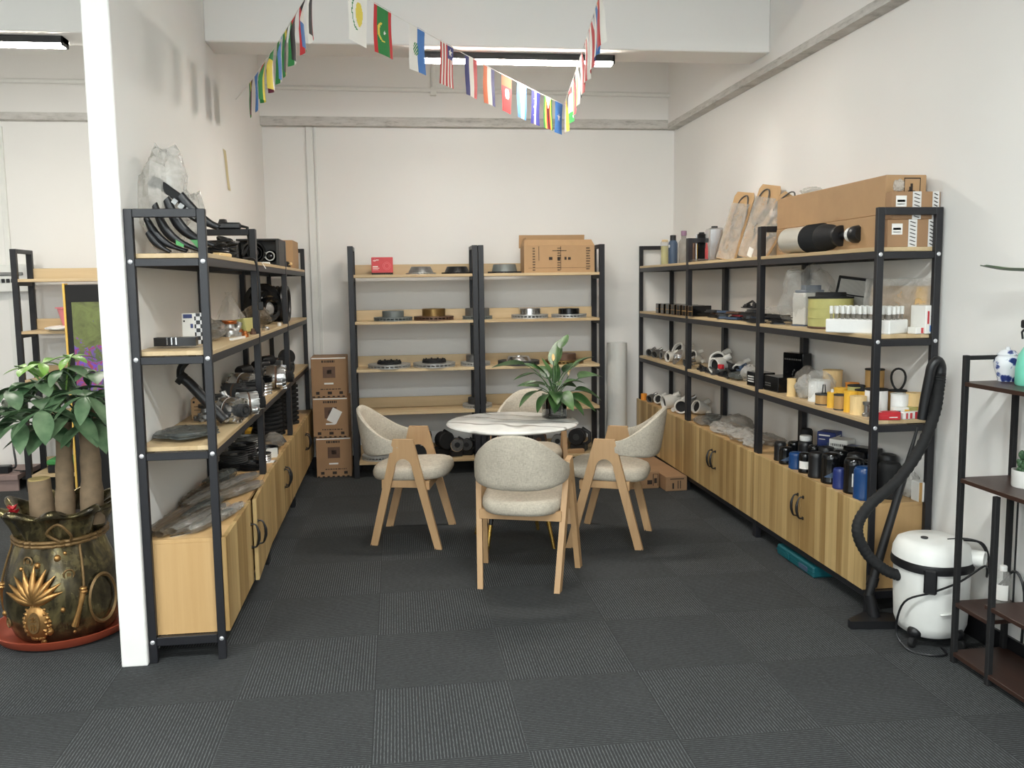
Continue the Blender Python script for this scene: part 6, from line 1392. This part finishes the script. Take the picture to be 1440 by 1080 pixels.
# ------------------------------------------------------------------ plant stand
SX0, SX1, SY = 2.232, 2.462, -.105
t = thing('plant_stand', 'dark stepped plant stand with black posts along the right wall', 'stand', (SX0, SY, 0))
def lx(x): return x-SX0
Wd = SX1-SX0
def post(x, y, z0, z1, n='post'): MB().box(x, x+.02, y-.02, y, z0, z1, 0, .002).build(n, 'blackmat', t)
post(0, 0, 0, 1.205); post(Wd-.02, 0, 0, 1.205); post(0, -.195, 0, .71); post(Wd-.02, -.195, 0, 1.1); post(0, -.90, 0, 1.205); post(Wd-.02, -.90, 0, 1.205); post(0, -.70, 0, .71)
MB().box(.02, Wd-.02, -.018, -.003, 1.187, 1.203, 0, .002).box(Wd-.018, Wd-.002, -.90, -.02, 1.187, 1.203, 0, .002).build('top_rail', 'blackmat', t)
for (z, y0, y1) in ((1.105, -.9, .0), (.735, -.9, 0), (.245, -.20, 0), (.30, -.9, -.18), (.045, -.9, 0)):
    MB().box(.001, Wd-.001, y0, y1, z-.016, z, 0, .001).build('shelf_board', 'darkwood', t)
q = MB()
for (x, y, z0, z1) in ((Wd-.01, -.05, .245, .72), (Wd-.01, -.105, .245, .72), (Wd-.01, -.33, .30, .72), (Wd-.01, -.45, .3, .72)): q.tube([(x, y, z0), (x, y, z1)], .0035, 6)
q.build('rod', 'blackmat', t)
t = thing('ginger_jar', 'blue and white porcelain lidded jar on top of the dark stand', 'jar', (2.395, -.135, 1.1055))
MB().lathe([(0, 0), (.03, 0), (.032, .012), (.044, .05), (.047, .072), (.042, .09), (.030, .098), (0, .098)], 32).build('jar_body', 'porcelain', t)
MB().lathe([(.034, .096), (.036, .102), (.024, .115), (.008, .12), (.008, .126), (.004, .13), (0, .131)], 24).build('jar_lid', 'porcelain', t)
t = thing('spray_bottle', 'mint green spray bottle on top of the dark stand', 'spray bottle', (2.385, -.275, 1.1055), rad(100))
MB().lathe([(0, 0), (.05, 0), (.054, .006), (.054, .06), (.046, .11), (.026, .145), (.022, .16), (0, .16)], 32).build('bottle_body', 'mint', t); MB().lathe([(0, .155), (.025, .155), (.025, .185), (.016, .19), (.014, .21), (0, .21)], 20).box(-.016, .05, -.012, .012, .205, .235, 0, .005).tube([(.03, 0, .21), (.05, 0, .19), (.045, 0, .165)], .004, 6).build('spray_head', 'black', t)
t = thing('potted_succulent', 'small succulent in a white marbled pot on the middle shelf of the dark stand', 'plant', (2.375, -.285, .7355))
MB().lathe([(0, .004), (.044, .004), (.046, 0), (.048, .004), (.048, .062), (.044, .062), (.042, .05), (0, .05)], 30).build('pot', 'marble', t)
q = MB(); rn = random.Random(3)
for k in range(34):
    a = rn.uniform(0, 6.28); r = rn.uniform(0, .034); hh = rn.uniform(.03, .085)*(1.2-r/.04*.5)
    for j in range(3): q.ball(.008, .008, .014, 7, 5, 0, T(r*math.cos(a)+rn.uniform(-.008, .008), r*math.sin(a)+rn.uniform(-.008, .008), .055+hh*(j+.4)/3, rx=rn.uniform(-.6, .6), ry=rn.uniform(-.6, .6)))
q.build('succulent_leaves', 'succ', t)
bottle((2.40, -.16, .2455), .028, .15, 'clear bottle with a white label on the low shelf of the dark stand', 'bagthin', 'white', .75, .45, .12)
b = [o for o in bpy.data.objects if o.name.startswith('bottle') and o.type == 'EMPTY'][-1]
MB().grid(lambda u, v: (.0286*math.cos(2.6+2.2*u), .0286*math.sin(2.6+2.2*u), .02+.06*v), 12, 1).build('bottle_label', 'paper', b)
t = thing('waste_bin', 'black bin on the bottom shelf of the dark stand', 'bin', (2.35, -.50, .0455)); MB().lathe([(0, 0), (.07, 0), (.085, .13), (.088, .132), (.088, .14), (.08, .14), (.066, .01), (0, .01)], 28).build('bin_body', 'blackmat', t)
t = thing('potted_dracaena', 'long-leaved plant on the dark stand, one dark leaf reaching in at the right', 'plant', (2.36, -.72, 1.1055))
MB().lathe([(0, 0), (.06, 0), (.078, .12), (.082, .125), (.074, .125), (.07, .11), (0, .11)], 28).build('pot', 'white', t)
def long_leaf(pts, w):
    P = smooth_path(pts, 5); n = len(P)-1; mb = MB()
    def f(u, v):
        i = min(n, int(round(v*n))); d = (P[min(n, i+1)]-P[max(0, i-1)]).normalized(); sd = d.cross(Vector((0, 0, 1))).normalized(); up_ = sd.cross(d)
        ww = w*(math.sin(PI*min(1, .12+.88*(1-v)*1.0))**.7 if v < 1 else 0); x = (u-.5)
        return P[i]+sd*(x*ww)+up_*(abs(x)*ww*.5)
    mb.grid(f, 4, n, 0); mb.build('leaf', 'lily', t, 80)
long_leaf([(0, 0, .11), (-.01, .15, .34), (-.03, .35, .40), (-.05, .52, .415), (-.06, .63, .433)], .045)
for a in (200, 250, 300, 340, 20): 
    c, s = math.cos(rad(a)), math.sin(rad(a)); long_leaf([(0, 0, .11), (.06*c, .06*s, .30), (.16*c if c < 0 else .08*c, .16*s, .40), (.26*c if c < 0 else .1*c, .26*s, .36)], .04)
